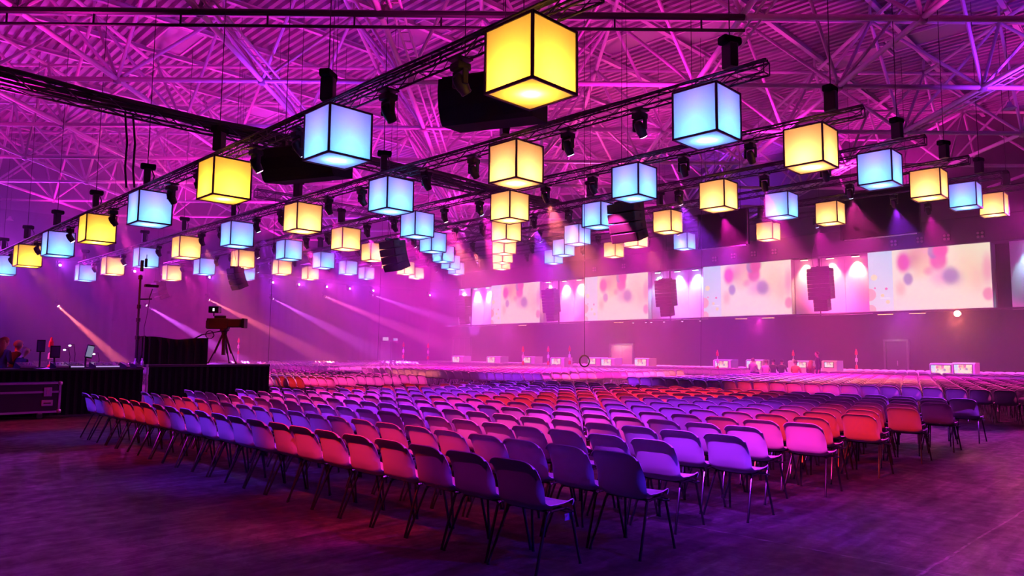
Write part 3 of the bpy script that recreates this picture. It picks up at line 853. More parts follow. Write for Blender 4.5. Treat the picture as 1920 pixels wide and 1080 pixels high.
# ------------------------------------------------------------------ haze
hz = MB().box((0, 0, 0), (110, 60, 16.5), mat=Matrix.Translation(camframe(0, 25 + 30, 8.4)) @ Matrix.Rotation(-math.pi / 4, 4, 'Z'))
m = bpy.data.materials.new('stage_haze'); m.use_nodes = True
nt = m.node_tree; nt.nodes.clear()
out = nt.nodes.new('ShaderNodeOutputMaterial'); vs_ = nt.nodes.new('ShaderNodeVolumeScatter')
vs_.inputs['Color'].default_value = (1, 1, 1, 1); vs_.inputs['Density'].default_value = HAZE; vs_.inputs['Anisotropy'].default_value = 0.2
nt.links.new(vs_.outputs[0], out.inputs['Volume'])
o = hz.build('stage_haze', m); tag(o, 'thin stage haze hanging in the rear half of the hall', 'haze', kind='stuff')
# truss before the left drape with beam heads on drop pipes and small wash heads
truss('drape_truss', (-8, 57.5, 7.95), (47, 57.5, 7.95), 'distant black truss running in front of the left drape', 0.29, 0.6)
def lens_of(cn, colr, e): return lens_mesh('x', emis('beam_lens_' + cn, colr, e))
BM = [((105, 570), (235, 690), 'salmon'), ((270, 570), (400, 650), 'violet'), ((388, 560), (540, 640), 'salmon'), ((508, 558), (660, 640), 'violet'), ((607, 555), (770, 625), 'pink'), ((695, 552), (860, 610), 'violet')]
for i, (a, b, cn) in enumerate(BM):
    p, q = at_y(*a, 57.5), at_y(*b, 54.3)
    colr = {'salmon': (1.0, 0.16, 0.16), 'violet': (0.65, 0.10, 1.0), 'pink': (1.0, 0.12, 0.42)}[cn]
    t = moving_head(p + Vector((0, 0, 0.36)), q, lens_of(cn, tuple(0.4 + 0.6 * c for c in colr), 8), f"far spotlight throwing a {cn} beam before the left drape, {ORD[i]} from left")
    MB().tube((0, 0, 0.05), (0, 0, (7.81 - p.z - 0.36) / 0.78), 0.025, 6).box((0, 0, (7.80 - p.z - 0.36) / 0.78), (0.44, 0.44, 0.04)).build('drop_pipe', M_BLACK, t)
    hd = [c for c in t.children if c.name.startswith('head')][0]
    link('beam', spot_data(colr, 'beam' + cn, E_BEAM, 9), hd, (0, 0, -0.33))
for i, p in enumerate(WASHP):
    colr = [(0.50, 0.04, 1.0), (0.85, 0.03, 0.95)][i % 2]
    t = moving_head((p.x, 57.5, 7.81 - 0.075), (p.x + 2.0, 46.0, 9.5), lens_of('wash', (0.9, 0.6, 1.0), 20), f"tiny far wash lamp on the left drape truss, {ORD[i]} from the left")
    hd = [c for c in t.children if c.name.startswith('head')][0]
    link('beam', spot_data(colr, 'wash%d' % (i % 2), E_WASH, 115), hd, (0, 0, -0.33))

# ------------------------------------------------------------------ loudspeaker arrays
M_CAB = mat('black_cabinet', (0.022, 0.020, 0.024), 0.6, 0, noise=0.2, nscale=15, bump=0.1)
M_GRILL = mat('black_grille', (0.012, 0.012, 0.014), 0.5, 0.4, noise=0.3, nscale=60)
def speaker_array(top, n, w, ch, dp, a0, da, label, nsub=0, rz=0.0, chain_to=None):
    """curved stack facing -x; a0 start pitch, da pitch per cabinet"""
    t = thing('speaker_array', label, 'loudspeaker', top, rz, 'hanging loudspeaker arrays')
    MB().box((0, 0, 0.05), (dp * 1.1, 0.07, 0.10)).box((0.02, 0, 0.05), (0.07, w * 0.8, 0.10)).build('fly_bar', M_BLACK, t)
    x, z, a = 0.0, 0.0, a0
    me = MB().bevbox((0, 0, -ch / 2), (dp, w, ch * 0.96), 0.02).mesh('cabinet', M_CAB)
    gr = MB().bevbox((-dp / 2 - 0.008, 0, -ch / 2), (0.016, w * 0.92, ch * 0.84), 0.005).mesh('grille', M_GRILL)
    hn = MB()
    hn.lathe([(0.07, 0), (0.07, 0.012), (0.045, 0.014)], 10, Matrix.Translation((0.05, -w / 2, -ch / 2)) @ Matrix.Rotation(math.pi / 2, 4, 'X'))
    hn = hn.mesh('handle_cup', M_RUBBER)
    ws = me
    for k in range(n + nsub):
        m1, m2 = me, gr
        if k >= n:
            if k == n:
                me2 = MB().bevbox((0, 0, -ch / 2), (dp * 0.8, w * 0.62, ch * 0.96), 0.02).mesh('cabinet', M_CAB)
                gr2 = MB().bevbox((-dp * 0.4 - 0.008, 0, -ch / 2), (0.016, w * 0.56, ch * 0.84), 0.005).mesh('grille', M_GRILL)
            m1, m2 = me2, gr2
        c = link('cabinet', m1, t, (x, 0, z), (0, a, 0))
        link('grille', m2, c)
        if k < n: link('handle_cup', hn, c)
        x -= ch * math.sin(a); z -= ch * math.cos(a); a += da
    zc = (chain_to or ZHANG) - top[2]
    for s in (-1, 1):
        MB().tube((s * dp * 0.35, 0, 0.10), (s * dp * 0.1, 0, zc), 0.010, 5).build('hoist_cable', M_CABLE, t)
    MB().sweep([(dp * 0.5, 0.1, -0.2), (dp * 0.7, 0.25, -ch * n * 0.7), (dp * 0.8, 0.5, -ch * n * 0.5), (dp * 0.4, 0.6, 0.8), (dp * 0.1, 0.3, 1.6)], 0.012, 5).build('signal_cable', M_CABLE, t)
    return t
def arr(px, py, d): return at_d(px, py, d)
p = at_x(1537, 503, 43.6); speaker_array(p, 8, 1.35, 0.235, 0.75, -0.05, -0.012, 'black line array hanging before the pink panel right of the second screen', 3)
p = at_x(1247, 525, 43.6); speaker_array(p, 8, 1.35, 0.235, 0.75, -0.06, -0.012, 'black line array hanging before the violet panel left of the second screen', 3)
p = at_x(1032, 543, 43.6); speaker_array(p, 8, 1.35, 0.235, 0.75, -0.06, -0.012, 'black line array hanging before the pink panel right of the leftmost screen', 3)
p = at_x(868, 556, 43.6); speaker_array(p, 8, 1.35, 0.235, 0.75, -0.06, -0.012, 'faint line array at the left end of the white panels', 3)
p = arr(1172, 381, 24.5); speaker_array(p, 4, 1.15, 0.33, 0.62, -0.10, -0.09, 'dark tilted loudspeaker cluster hanging in front of the blue cube right of centre')
p = arr(735, 452, 31.0); speaker_array(p, 4, 1.15, 0.32, 0.62, -0.12, -0.10, 'dark tilted loudspeaker cluster hanging in front of the yellow cubes left of centre')
p = arr(441, 503, 38.0); speaker_array(p, 4, 0.95, 0.28, 0.55, -0.16, -0.10, 'tilted loudspeaker cluster with a looping cable above the television camera')
p = arr(297, 530, 44.0); speaker_array(p, 4, 0.95, 0.26, 0.55, -0.16, -0.10, 'faint hazy loudspeaker cluster hanging right of the tall mast')

def curved_box(name, c, w, hgt, dp, label, rz):
    """black cloth housing: bowed front that rolls under"""
    t = thing(name, label, 'housing', c, rz, 'black curved housings')
    prof = [(-dp / 2, hgt / 2), (-dp / 2 - 0.03, hgt * 0.2), (-dp / 2 + 0.02, -hgt * 0.15), (-dp / 2 + 0.14, -hgt * 0.42), (-dp / 2 + 0.24, -hgt / 2), (dp / 2, -hgt * 0.36), (dp / 2, hgt / 2)]
    MB().prism(prof, -w / 2, w / 2, 'y').build('cover', M_CLOTH, t)
    MB().box((0, 0, hgt / 2 + 0.03), (dp * 0.9, w * 0.94, 0.06)).build('top_frame', M_BLACK, t)
    for s in (-1, 1):
        MB().box((0, s * w * 0.33, hgt / 2 + 0.21), (0.14, 0.14, 0.32)).build('motor', M_BLACK, t)
        MB().tube((0, s * w * 0.33, hgt / 2 + 0.36), (0, s * w * 0.33, ZHANG - c[2]), 0.012, 5).build('hoist_chain', M_CABLE, t)
    return t
curved_box('curved_housing', at_d(925, 196, 15.5), 2.15, 1.0, 1.2, 'big black curved housing hanging behind the nearest yellow cube', 0.42)
curved_box('curved_housing', at_d(575, 312, 22), 2.6, 1.0, 1.2, 'black curved housing hanging below the nearest blue cube on the left', 0.42)

def hung_screen(px, py, d, w, hgt, label):
    c = at_d(px, py, d)
    t = thing('hung_screen', label, 'screen back', c, 0, 'dark backs of hung screens')
    MB().bevbox((0, 0, 0), (0.18, w, hgt), 0.02).build('panel', M_CLOTH, t)
    for s in (-1, 1): MB().box((-0.10, s * (w / 2 - 0.04), 0), (0.05, 0.08, hgt)).build('side_rail', M_BLACK, t)
    for s in (-1, 1):
        MB().tube((0, s * w * 0.35, hgt / 2), (0, s * w * 0.35, ZHANG - c.z), 0.014, 5).build('hang_cable', M_CABLE, t)
    MB().box((-0.06, 0, -hgt / 2 - 0.03), (0.08, w * 0.9, 0.05)).build('bottom_rail', M_ALU, t)
hung_screen(1648, 400, 36, 3.8, 2.4, 'large dark square screen back hanging among the right-hand cubes')
hung_screen(1356, 430, 34, 2.6, 1.7, 'dark square screen back hanging behind a blue cube right of centre')

# ------------------------------------------------------------------ pendant bell lamps and hanging cables
for i, (px, py, d, wh) in enumerate([(1298, 203, 25, 'right of the upper blue cube'), (1893, 204, 30, 'at the far upper right'), (18, 414, 48, 'at the left edge'), (625, 318, 26, 'left of the centre cubes')]):
    c = at_d(px, py, d)
    t = thing('bell_lamp', f"grey bell-shaped hall pendant lamp {wh}", 'pendant lamp', c, 0, 'bell pendant lamps')
    MB().lathe([(0.03, 0.32), (0.08, 0.30), (0.10, 0.18), (0.20, 0.06), (0.27, 0.0), (0.25, 0.0), (0.18, 0.05), (0.06, 0.15)], 16).build('shade', M_STEELB, t, True)
    MB().lathe([(0.01, -0.005), (0.22, 0.0), (0.22, 0.012), (0.01, 0.012)], 16).build('glass', mat('lamp_glass', (0.9, 0.85, 0.9), 0.15, 0, noise=0.05), t, True)
    MB().tube((0, 0, 0.32), (0, 0, ZHANG - c.z), 0.012, 5).build('cord', M_CABLE, t)
def cable(pts, r, label):
    return tag(MB().sweep(pts, r, 6).build('hanging_cable', M_CABLE, smooth=True), label, 'cable', 'hanging cables')
for px, wh in ((233, 'left of a pair at upper left'), (248, 'right of a pair at upper left')):
    a = at_y(px, 236, 23.59); a.z = 8.84; b = at_y(px + 4, 352, 23.59)
    cable([a, a.lerp(b, 0.4) + Vector((0.05, 0.02, 0)), a.lerp(b, 0.75) + Vector((-0.03, 0, 0)), b], 0.03, f"black cable dropping from the cross truss, {wh}")
c = at_d(1096, 668, 27)
pts = [Vector((c.x, c.y, ZHANG)), Vector((c.x, c.y, 6)), Vector((c.x + 0.01, c.y, 3)), Vector((c.x, c.y, c.z))]
t = thing('cable_drop', 'long thin cable hanging from the roof with a coiled ring at its end', 'cable', (0, 0, 0))
MB().sweep(pts, 0.012, 6).build('cable', M_CABLE, t)
mb = MB()
for k in range(3):
    rr = 0.17 + 0.012 * k
    mb.sweep([c + XH * (rr * math.sin(q * math.pi / 10)) + Vector((0, 0, -0.18 + (rr + 0.03) * math.cos(q * math.pi / 10))) + ZH * (0.02 * k) for q in range(21)], 0.016, 6)
mb.build('coil', M_CABLE, t)
for i, (px, y0, y1, d, wh) in enumerate([(507, 520, 678, 32, 'left of centre beside the platform'), (712, 540, 676, 40, 'in front of the left drape'), (1318, 470, 688, 33, 'just left of the second screen'), (1690 - 1480 + 0, 560, 668, 50, 'far left behind the booth')]):
    a, b = at_d(px + 2, y0, d), at_d(px - 4, y1, d)
    a.z = ZHANG
    cable([a, a.lerp(b, 0.5) + XH * 0.05, b], 0.010, f"thin slack cable hanging from the rig {wh}")

# ------------------------------------------------------------------ doors in the drape
M_OLIVE = mat('lit_door_panel', (0.55, 0.50, 0.38), 0.5, 0, noise=0.08)
M_DARKGLASS = mat('dark_glass', (0.05, 0.04, 0.07), 0.1, 0, noise=0.05)
def door(n, wall, x0, x1, ytop, m, label, leaf=True, light=None):
    """door built against the drape"""
    f = (lambda px, py: at_y(px, py, YW - 0.25)) if wall == 'L' else (lambda px, py: at_x(px, py, XW - 0.25))
    a, b = f(x0, ytop), f(x1, ytop); hh = max(a.z, 1.9)
    w = (b - a); w.z = 0; L = w.length; d = w / L; mid = (a + b) / 2; mid.z = 0
    rz = math.atan2(d.y, d.x)
    t = link(f'door_{n}', None, None, mid, (0, 0, rz)); tag(t, label, None, kind='structure')
    jm = mat('dark_jamb', (0.10, 0.09, 0.11), 0.5, 0.2, noise=0.1)
    for s in (-1, 1): MB().box((s * (L / 2 + 0.06), 0, hh / 2), (0.12, 0.30, hh)).build('jamb', jm, t)
    MB().box((0, 0, hh + 0.06), (L + 0.24, 0.30, 0.12)).build('lintel', jm, t)
    k = max(1, round(L / 1.0))
    for q in range(k):
        MB().box((-L / 2 + L * (q + 0.5) / k, 0.02, hh / 2), (L / k - 0.02, 0.06, hh - 0.02)).build('leaf', m if q < 2 else M_DARKGLASS, t)
    MB().tube((0.05, -0.06, 1.0), (0.05, -0.06, 1.3), 0.02, 6).build('door_handle', M_ALU, t)
    if light:
        lamp('POINT', (0, -0.8, hh + 0.3), None, light, (1, 0.8, 0.5), 0.1, parent=t, name='door_light')
    return t
door(1, 'L', 712, 732, 640, M_STEELB, 'pale door in the left drape under two small exit signs')
door(2, 'R', 851, 882, 634, M_DARKGLASS, 'dark glass door near the hall corner')
door(3, 'R', 1146, 1187, 647, M_OLIVE, 'lit pale double door in the drape right of centre', light=60)
door(4, 'R', 1661, 1700, 640, M_DARKGLASS, 'glazed doorway in the drape below the largest screen', light=40)
for i, (x0, x1, y0, y1) in enumerate([(716, 729, 632, 639), (736, 746, 634, 639)]):
    c = at_y((x0 + x1) / 2, (y0 + y1) / 2, YW - 0.45)
    t = thing('sign_box', f"small {'white' if i == 0 else 'bluish'} lit sign box over the left drape door", 'sign', c)
    w, hh = (x1 - x0) / FPX * 75, (y1 - y0) / FPX * 75
    MB().bevbox((0, 0, 0), (w, 0.10, hh), 0.01).build('case', M_STEELB, t)
    MB().box((0, -0.055, 0), (w * 0.94, 0.012, hh * 0.88)).build('face', emis('sign_face_%d' % i, (0.8, 0.75, 0.9) if i == 0 else (0.5, 0.5, 0.95), 0.8), t)
    MB().tube((0, 0.05, 0), (0, 0.42, 0), 0.03, 6).build('bracket', M_BLACK, t)

# ------------------------------------------------------------------ stage monitors in white cabinets
M_CABW = mat('white_cabinet', (0.80, 0.78, 0.82), 0.5, 0, noise=0.03)
mons = [(848, 869, 667, 0.08, 0.62), (913, 939, 668, 0.10, 0.50), (980, 1003, 668, 0.12, 0.55), (1032, 1059, 670, 0.12, 0.62), (1103, 1126, 670, 0.02, 0.60), (1127, 1152, 671, 0.06, 0.72), (1190, 1217, 671, 0.04, 0.78), (1338, 1371, 674, 0.12, 0.72), (1399, 1430, 674, 0.06, 0.85), (1478, 1518, 676, 0.42, 0.42), (1541, 1569, 676, 0.20, 0.58), (1743, 1784, 681, 0.08, 0.88), (1785, 1828, 680, 0.10, 0.78)]
for i, (x0, x1, y0, fa, fw) in enumerate(mons):
    D = 41.4 if x0 < 1500 else 39.8
    a, b = at_x(x0, y0, D), at_x(x1, y0, D)
    L = (a - b).length; c = (a + b) / 2; hh = c.z
    t = thing('monitor_cabinet', f"low white stage cabinet with a small lit screen, {ORD[12 - i]} from the right", 'monitor', (D, c.y, 0), 0, 'white monitor cabinets at the stage edge')
    prof = [(-0.05, 0), (0.9, 0), (0.9, hh), (0.12, hh), (-0.05, hh - 0.06)]
    MB().prism(prof, -L / 2, L / 2, 'y').build('cabinet', M_CABW, t)
    sw = L * fw; sh = sw * 0.5625; zc = max(sh / 2 + 0.05, hh - sh / 2 - 0.10)
    display('display', (-0.068, L / 2 - L * fa - sw / 2, zc), (0, -1, 0), (0, 0, 1), sw, sh, t)
    MB().box((-0.058, L / 2 - L * fa - sw / 2, zc), (0.014, sw + 0.05, sh + 0.05)).build('bezel', M_BLACK, t)

# ------------------------------------------------------------------ red and white marker poles
for i, (px, py, wh) in enumerate([(448, 633, 'right of the television camera'), (757, 641, 'by the left drape door, left of two'), (803, 643, 'by the left drape door, right of two'), (981, 649, 'behind the third stage monitor'), (1028, 649, 'left of the fourth stage monitor'), (1068, 648, 'just left of the hanging coil'), (1345, 656, 'behind the eighth stage monitor'), (1487, 656, 'behind the seated people'), (1605, 654, 'right of the standing person'), (97, 632, 'behind the mixing desk')]):
    c = at_d(px, py, 41 if px > 1300 else 24 if px < 100 else 50 if px < 900 else 44); hp_ = c.z
    t = thing('marker_pole', f"slim red and white striped pole {wh}", 'pole', (c.x, c.y, 0), 0, 'striped marker poles')
    MB().tube((0, 0, 0), (0, 0, hp_ - 0.1), 0.025, 8).build('pole', M_WHITE, t)
    MB().lathe([(0.02, 0.0), (0.2, 0.0), (0.2, 0.03), (0.03, 0.06)], 12).build('foot', M_RUBBER, t)
    for k in range(3): MB().lathe([(0.035, 0.0), (0.08, 0.02), (0.07, 0.2), (0.03, 0.24)], 8, Matrix.Translation((0, 0, hp_ - 1.15 + 0.40 * k))).build('flag_sleeve', M_RED if k % 2 == 0 else M_WHITE, t)
    MB().lathe([(0.07, 0.0), (0.05, 0.18), (0.02, 0.3)], 8, Matrix.Translation((0, 0, hp_ - 0.3))).build('tip_sleeve', M_RED, t)
# black equipment box under the coil
c = at_z(1074, 690, 0.35)
t = thing('equipment_case', 'small black equipment case among the far chairs beside the hanging coil', 'case', (c.x, c.y, 0))
MB().bevbox((0, 0, 0.55), (0.7, 0.9, 0.7), 0.03).build('body', M_PLY, t); MB().box((-0.36, 0, 0.88), (0.02, 0.9, 0.03)).build('edge_profile', M_ALU, t)
for a in (-1, 1):
    for b in (-1, 1): MB().box((a * 0.28, b * 0.36, 0.1), (0.08, 0.08, 0.2)).build('leg', M_BLACK, t)

# ------------------------------------------------------------------ people
def person(name, label, loc, rz, pose, top, trousers, hair, hairstyle='short', lean=0.0, scale=1.0):
    t = thing(name, label, 'person', loc, rz)
    t.scale = (scale,) * 3
    V, E, R = [], [], []
    def v(p, r): V.append(Vector(p)); R.append(r); return len(V) - 1
    def chain(a, pts):
        for p, r in pts:
            i = v(p, r); E.append((a, i)); a = i
        return a
    hip = 0.95 if pose == 'stand' else 0.50
    L = lambda z: lean * max(0, z - hip)
    pel = v((0, 0, hip), (0.15, 0.12))
    a = chain(pel, [((0.01 + L(hip + 0.14), 0, hip + 0.14), (0.145, 0.105)), ((0.02 + L(hip + 0.30), 0, hip + 0.30), (0.185, 0.125))])
    chest = chain(a, [((0.0 + L(hip + 0.44), 0, hip + 0.44), (0.15, 0.105))])
    nb = chain(chest, [((-0.01 + L(hip + 0.53), 0, hip + 0.53), (0.06, 0.06)), ((0.01 + L(hip + 0.58), 0, hip + 0.58), (0.055, 0.055))])
    hd = chain(nb, [((0.02 + L(hip + 0.64), 0, hip + 0.64), (0.075, 0.085)), ((0.02 + L(hip + 0.72), 0, hip + 0.72), (0.082, 0.098)), ((0.01 + L(hip + 0.79), 0, hip + 0.79), (0.060, 0.072))])
    nose = v((0.125 + L(hip + 0.68), 0, hip + 0.68), (0.012, 0.012)); E.append((hd - 1, nose))
    for s in (-1, 1):
        ear = v((0.015 + L(hip + 0.69), s * 0.088, hip + 0.69), (0.014, 0.02)); E.append((hd - 1, ear))
        sh = chain(chest, [((0 + L(hip + 0.46), s * 0.195, hip + 0.455), (0.070, 0.070))])
        if pose == 'stand': arm = [((-0.02, s * 0.24, hip + 0.18), (0.045, 0.045)), ((0.05, s * 0.25, hip - 0.07), (0.032, 0.032)), ((0.07, s * 0.25, hip - 0.15), (0.038, 0.022))]
        else: arm = [((0.06 + L(hip + 0.2), s * 0.24, hip + 0.20), (0.046, 0.046)), ((0.28 + L(hip + 0.2), s * 0.18, hip + 0.16), (0.034, 0.034)), ((0.36 + L(hip + 0.2), s * 0.16, hip + 0.165), (0.036, 0.020))]
        hnd = chain(sh, arm); hp = V[hnd]; fd = (V[hnd] - V[hnd - 1]).normalized()
        for q, ln in enumerate((0.075, 0.085, 0.08, 0.065)):
            o = Vector((0, (q - 1.5) * 0.019 * s, 0)) if pose != 'stand' else Vector(((q - 1.5) * 0.019, 0, 0))
            chain(hnd, [(hp + o + fd * 0.05, (0.009, 0.009)), (hp + o + fd * (0.05 + ln * 0.5) + Vector((0.004, 0, -0.006)), (0.008, 0.008)), (hp + o + fd * (0.04 + ln) + Vector((0.008, 0, -0.018)), (0.007, 0.007))])
        chain(hnd, [(hp + fd * 0.02 + Vector((0.03, -s * 0.025, 0)), (0.010, 0.010)), (hp + fd * 0.055 + Vector((0.035, -s * 0.03, -0.008)), (0.008, 0.008))])
        if pose == 'stand': leg = [((0.0, s * 0.095, hip - 0.08), (0.088, 0.088)), ((0.02, s * 0.10, 0.50), (0.058, 0.058)), ((-0.02, s * 0.11, 0.09), (0.040, 0.040)), ((0.06, s * 0.12, 0.035), (0.040, 0.032)), ((0.16, s * 0.13, 0.03), (0.035, 0.025))]
        else: leg = [((0.08, s * 0.10, hip), (0.088, 0.085)), ((0.44, s * 0.12, hip + 0.02), (0.060, 0.060)), ((0.40, s * 0.12, 0.09), (0.042, 0.042)), ((0.48, s * 0.12, 0.035), (0.04, 0.032)), ((0.58, s * 0.13, 0.03), (0.035, 0.025))]
        chain(pel, leg)
    me = bpy.data.meshes.new('body'); me.from_pydata([tuple(x) for x in V], E, [])
    o = bpy.data.objects.new('body_tmp', me); COL.objects.link(o)
    o.modifiers.new('skin', 'SKIN'); sm = o.modifiers.new('sub', 'SUBSURF'); sm.levels = 1; sm.render_levels = 1
    for i, sv in enumerate(me.skin_vertices[0].data): sv.radius = R[i]; sv.use_root = (i == 0)
    dg = bpy.context.evaluated_depsgraph_get(); dg.update()
    bme = bpy.data.meshes.new_from_object(o.evaluated_get(dg))
    bpy.data.objects.remove(o)
    bme.name = 'body'
    bme.materials.clear()
    for mm in (M_SKIN, top, trousers, M_RUBBER): bme.materials.append(mm)
    P = np.array([tuple(x) for x in V])
    reg = {}
    for p in bme.polygons:
        c = p.center
        if c.z > hip + 0.54: k = 0
        elif c.z < 0.07: k = 3
        elif pose == 'stand': k = 0 if (abs(c.y) > 0.2 and c.z < hip - 0.06) else (2 if c.z < hip + 0.02 else 1)
        else: k = 0 if (c.x > 0.30 + L(hip + 0.2) and c.z > hip + 0.10) else (1 if c.z > hip + 0.06 else 2)
        p.material_index = k; p.use_smooth = True
    link('body', bme, t)
    # eyes, and hair as a cap
    hx, hz_ = 0.02 + L(hip + 0.72), hip + 0.72
    for s in (-1, 1): MB().lathe([(0.002, 0.012), (0.012, 0.004), (0.012, -0.004), (0.002, -0.012)], 8, Matrix.Translation((hx + 0.088, s * 0.032, hz_ - 0.005))).build('eye', M_RUBBER, t, True)
    MB().box((hx + 0.088, 0, hz_ - 0.075), (0.012, 0.045, 0.010)).build('mouth', mat('lip', (0.45, 0.16, 0.15), 0.5, 0, noise=0.05), t)
    if hairstyle:
        mb = MB(); low = {'short': 0.55, 'long': 0.62, 'bald': 0.0}[hairstyle]
        def hf(u, w):
            th = u * 2 * math.pi; ph = w * math.pi * 0.5 * (1.25 if math.cos(th) < 0.3 else 0.72)
            r = 0.112
            return Vector((hx - 0.012 + r * 1.06 * math.sin(ph) * math.cos(th), r * 0.92 * math.sin(ph) * math.sin(th), hz_ + 0.005 + r * 1.0 * math.cos(ph)))
        mb.grid(hf, 14, 6)
        if hairstyle == 'long':
            mb.sweep([(hx - 0.06, 0, hz_ + 0.03), (hx - 0.10, 0, hz_ - 0.10), (hx - 0.12, 0, hz_ - 0.26), (hx - 0.10, 0, hz_ - 0.42)], [0.09, 0.115, 0.13, 0.07], 10)
        mb.build('hair', hair, t, True)
    return t
def cl(n, c): return mat('cloth_' + n, c, 0.85, 0, noise=0.15, nscale=30)
DARK = cl('dark', (0.03, 0.03, 0.04)); JEAN = cl('jean', (0.06, 0.07, 0.14))
def hairm(n, c): return mat('hair_' + n, c, 0.55, 0, noise=0.3, nscale=40)

# stools for people behind the desk / audience
def stool(loc, hgt, label):
    t = thing('work_stool', label, 'stool', loc)
    MB().lathe([(0.02, hgt), (0.19, hgt - 0.005), (0.20, hgt - 0.05), (0.16, hgt - 0.07)], 14).build('seat', DARK, t)
    MB().tube((0, 0, 0.05), (0, 0, hgt - 0.06), 0.025, 8).build('column', M_LEG, t)
    for k in range(5):
        a = k * 2 * math.pi / 5; MB().tube((0, 0, 0.07), (0.26 * math.cos(a), 0.26 * math.sin(a), 0.015), 0.015, 6).build('foot', M_LEG, t)

# ------------------------------------------------------------------ front-of-house booth
FY = 19.5
r0, r1 = at_y(507, 683, FY), at_y(278, 686, FY)
PT = r0.z
plat = thing('camera_platform', 'black draped camera platform left of the chairs', 'platform', ((r0.x + r1.x) / 2, FY, 0))
pw = r0.x - r1.x
def pleated(w, hgt, pitch=0.16, dep=0.02):
    N = int(w / pitch * 2); vs, fs = [], []
    for i in range(N + 1):
        x = -w / 2 + w * i / N; o = dep * (1 if i % 2 else -1)
        vs += [(x, o, 0), (x, o, hgt)]
    for i in range(N): fs.append((2 * i, 2 * i + 2, 2 * i + 3, 2 * i + 1))
    return MB().add(vs, fs)
o = pleated(pw - 0.04, PT - 0.06).build('front_skirt', M_CLOTH, plat); o.location = (0, 0.03, 0.01)
o = pleated(2.9, PT - 0.06).build('side_skirt', M_CLOTH, plat); o.location = (pw / 2 - 0.03, 1.5, 0.01); o.rotation_euler = (0, 0, math.pi / 2)
MB().bevbox((0, 1.5, PT - 0.03), (pw, 3.0, 0.06), 0.01).build('deck', M_PLY, plat)
for a in (-1, 1):
    for b in (0.15, 2.85): MB().tube((a * (pw / 2 - 0.15), b, 0), (a * (pw / 2 - 0.15), b, PT - 0.06), 0.03, 8).build('leg', M_STEELB, plat)
MB().box((-pw / 2 - 0.03, -0.03, PT / 2 + 0.02), (0.04, 0.04, PT)).build('corner_post', M_ALU, plat)

desk = thing('mixing_desk', 'long dark draped mixing desk crowded with equipment at left', 'desk', (2.0, FY, 0))
DX1 = r1.x - 0.10 - 2.0; DX0 = -5.0; DT = at_y(100, 691, FY).z
o = pleated(DX1 - DX0, DT - 0.05).build('front_skirt', M_CLOTH, desk); o.location = ((DX0 + DX1) / 2, 0.03, 0.01)
MB().bevbox(((DX0 + DX1) / 2, 0.55, DT - 0.03), (DX1 - DX0, 1.1, 0.05), 0.01).build('worktop', M_PLY, desk)
for k in range(5):
    for b in (0.2, 1.0): MB().tube((DX0 + 0.3 + k * (DX1 - DX0 - 0.6) / 4, b, 0), (DX0 + 0.3 + k * (DX1 - DX0 - 0.6) / 4, b, DT - 0.05), 0.025, 6).build('leg', M_STEELB, desk)
riser = thing('booth_riser', 'low black riser under the people at the mixing desk', 'platform', (0.5, FY + 2.4, 0))
MB().bevbox((0, 0, 0.15), (11, 2.2, 0.30), 0.01).build('deck', M_PLY, riser); MB().box((0, -1.115, 0.15), (11, 0.02, 0.28)).build('fascia_board', M_CLOTH, riser)

# flight case
c = at_z(109, 784, 0.0)
fh_ = at_y(115, 716, c.y).z
fc = thing('flight_case', 'black flight case with aluminium edges on castors at far left', 'flight case', (c.x, c.y, 0))
FW, FD, CB = 2.2, 0.55, 0.13
MB().box((-FW / 2, FD / 2, CB + (fh_ - CB) / 2), (FW - 0.01, FD - 0.01, fh_ - CB - 0.01)).build('body', M_PLY, fc)
ed = 0.045
for z in (CB + ed / 2, fh_ - ed / 2, fh_ - 0.22):
    MB().box((-FW / 2, -0.002, z), (FW + 0.01, 0.03, ed)).build('edge_profile', M_ALU, fc)
for x in (0, -FW): MB().box((x, -0.002, CB + (fh_ - CB) / 2), (ed, 0.03, fh_ - CB)).build('edge_profile', M_ALU, fc)
for z in (CB + ed / 2, fh_ - ed / 2): MB().box((0.0, FD / 2, z), (0.03, FD, ed)).build('edge_profile', M_ALU, fc)
for z in (CB + 0.03, fh_ - 0.03): MB().lathe([(0.01, -0.05), (0.04, -0.035), (0.05, 0), (0.04, 0.035), (0.01, 0.05)], 10, Matrix.Translation((0, -0.005, z))).build('ball_corner', M_ALU, fc, True)
lt = MB().bevbox((-0.24, -0.025, fh_ - 0.22), (0.16, 0.02, 0.20), 0.006).build('latch', M_ALU, fc); MB().box((-0.24, -0.04, fh_ - 0.22), (0.05, 0.015, 0.10)).build('latch_key', M_STEELB, lt)
hp = MB().bevbox((-0.24, -0.02, CB + 0.22), (0.22, 0.015, 0.13), 0.006).build('handle_plate', M_STEELB, fc); MB().tube((-0.31, -0.04, CB + 0.22), (-0.17, -0.04, CB + 0.22), 0.012, 6).build('grip', M_RUBBER, hp)
for x in (-0.35, -FW + 0.35):
    for y in (0.1, FD - 0.1):
        w = MB().lathe([(0.03, -0.025), (0.06, -0.022), (0.06, 0.022), (0.03, 0.025)], 12, Matrix.Translation((x, y, 0.06)) @ Matrix.Rotation(math.pi / 2, 4, 'X')).build('castor', M_RUBBER, fc)
        MB().box((x, y, 0.115), (0.09, 0.07, 0.03)).build('castor_plate', M_ALU, w)

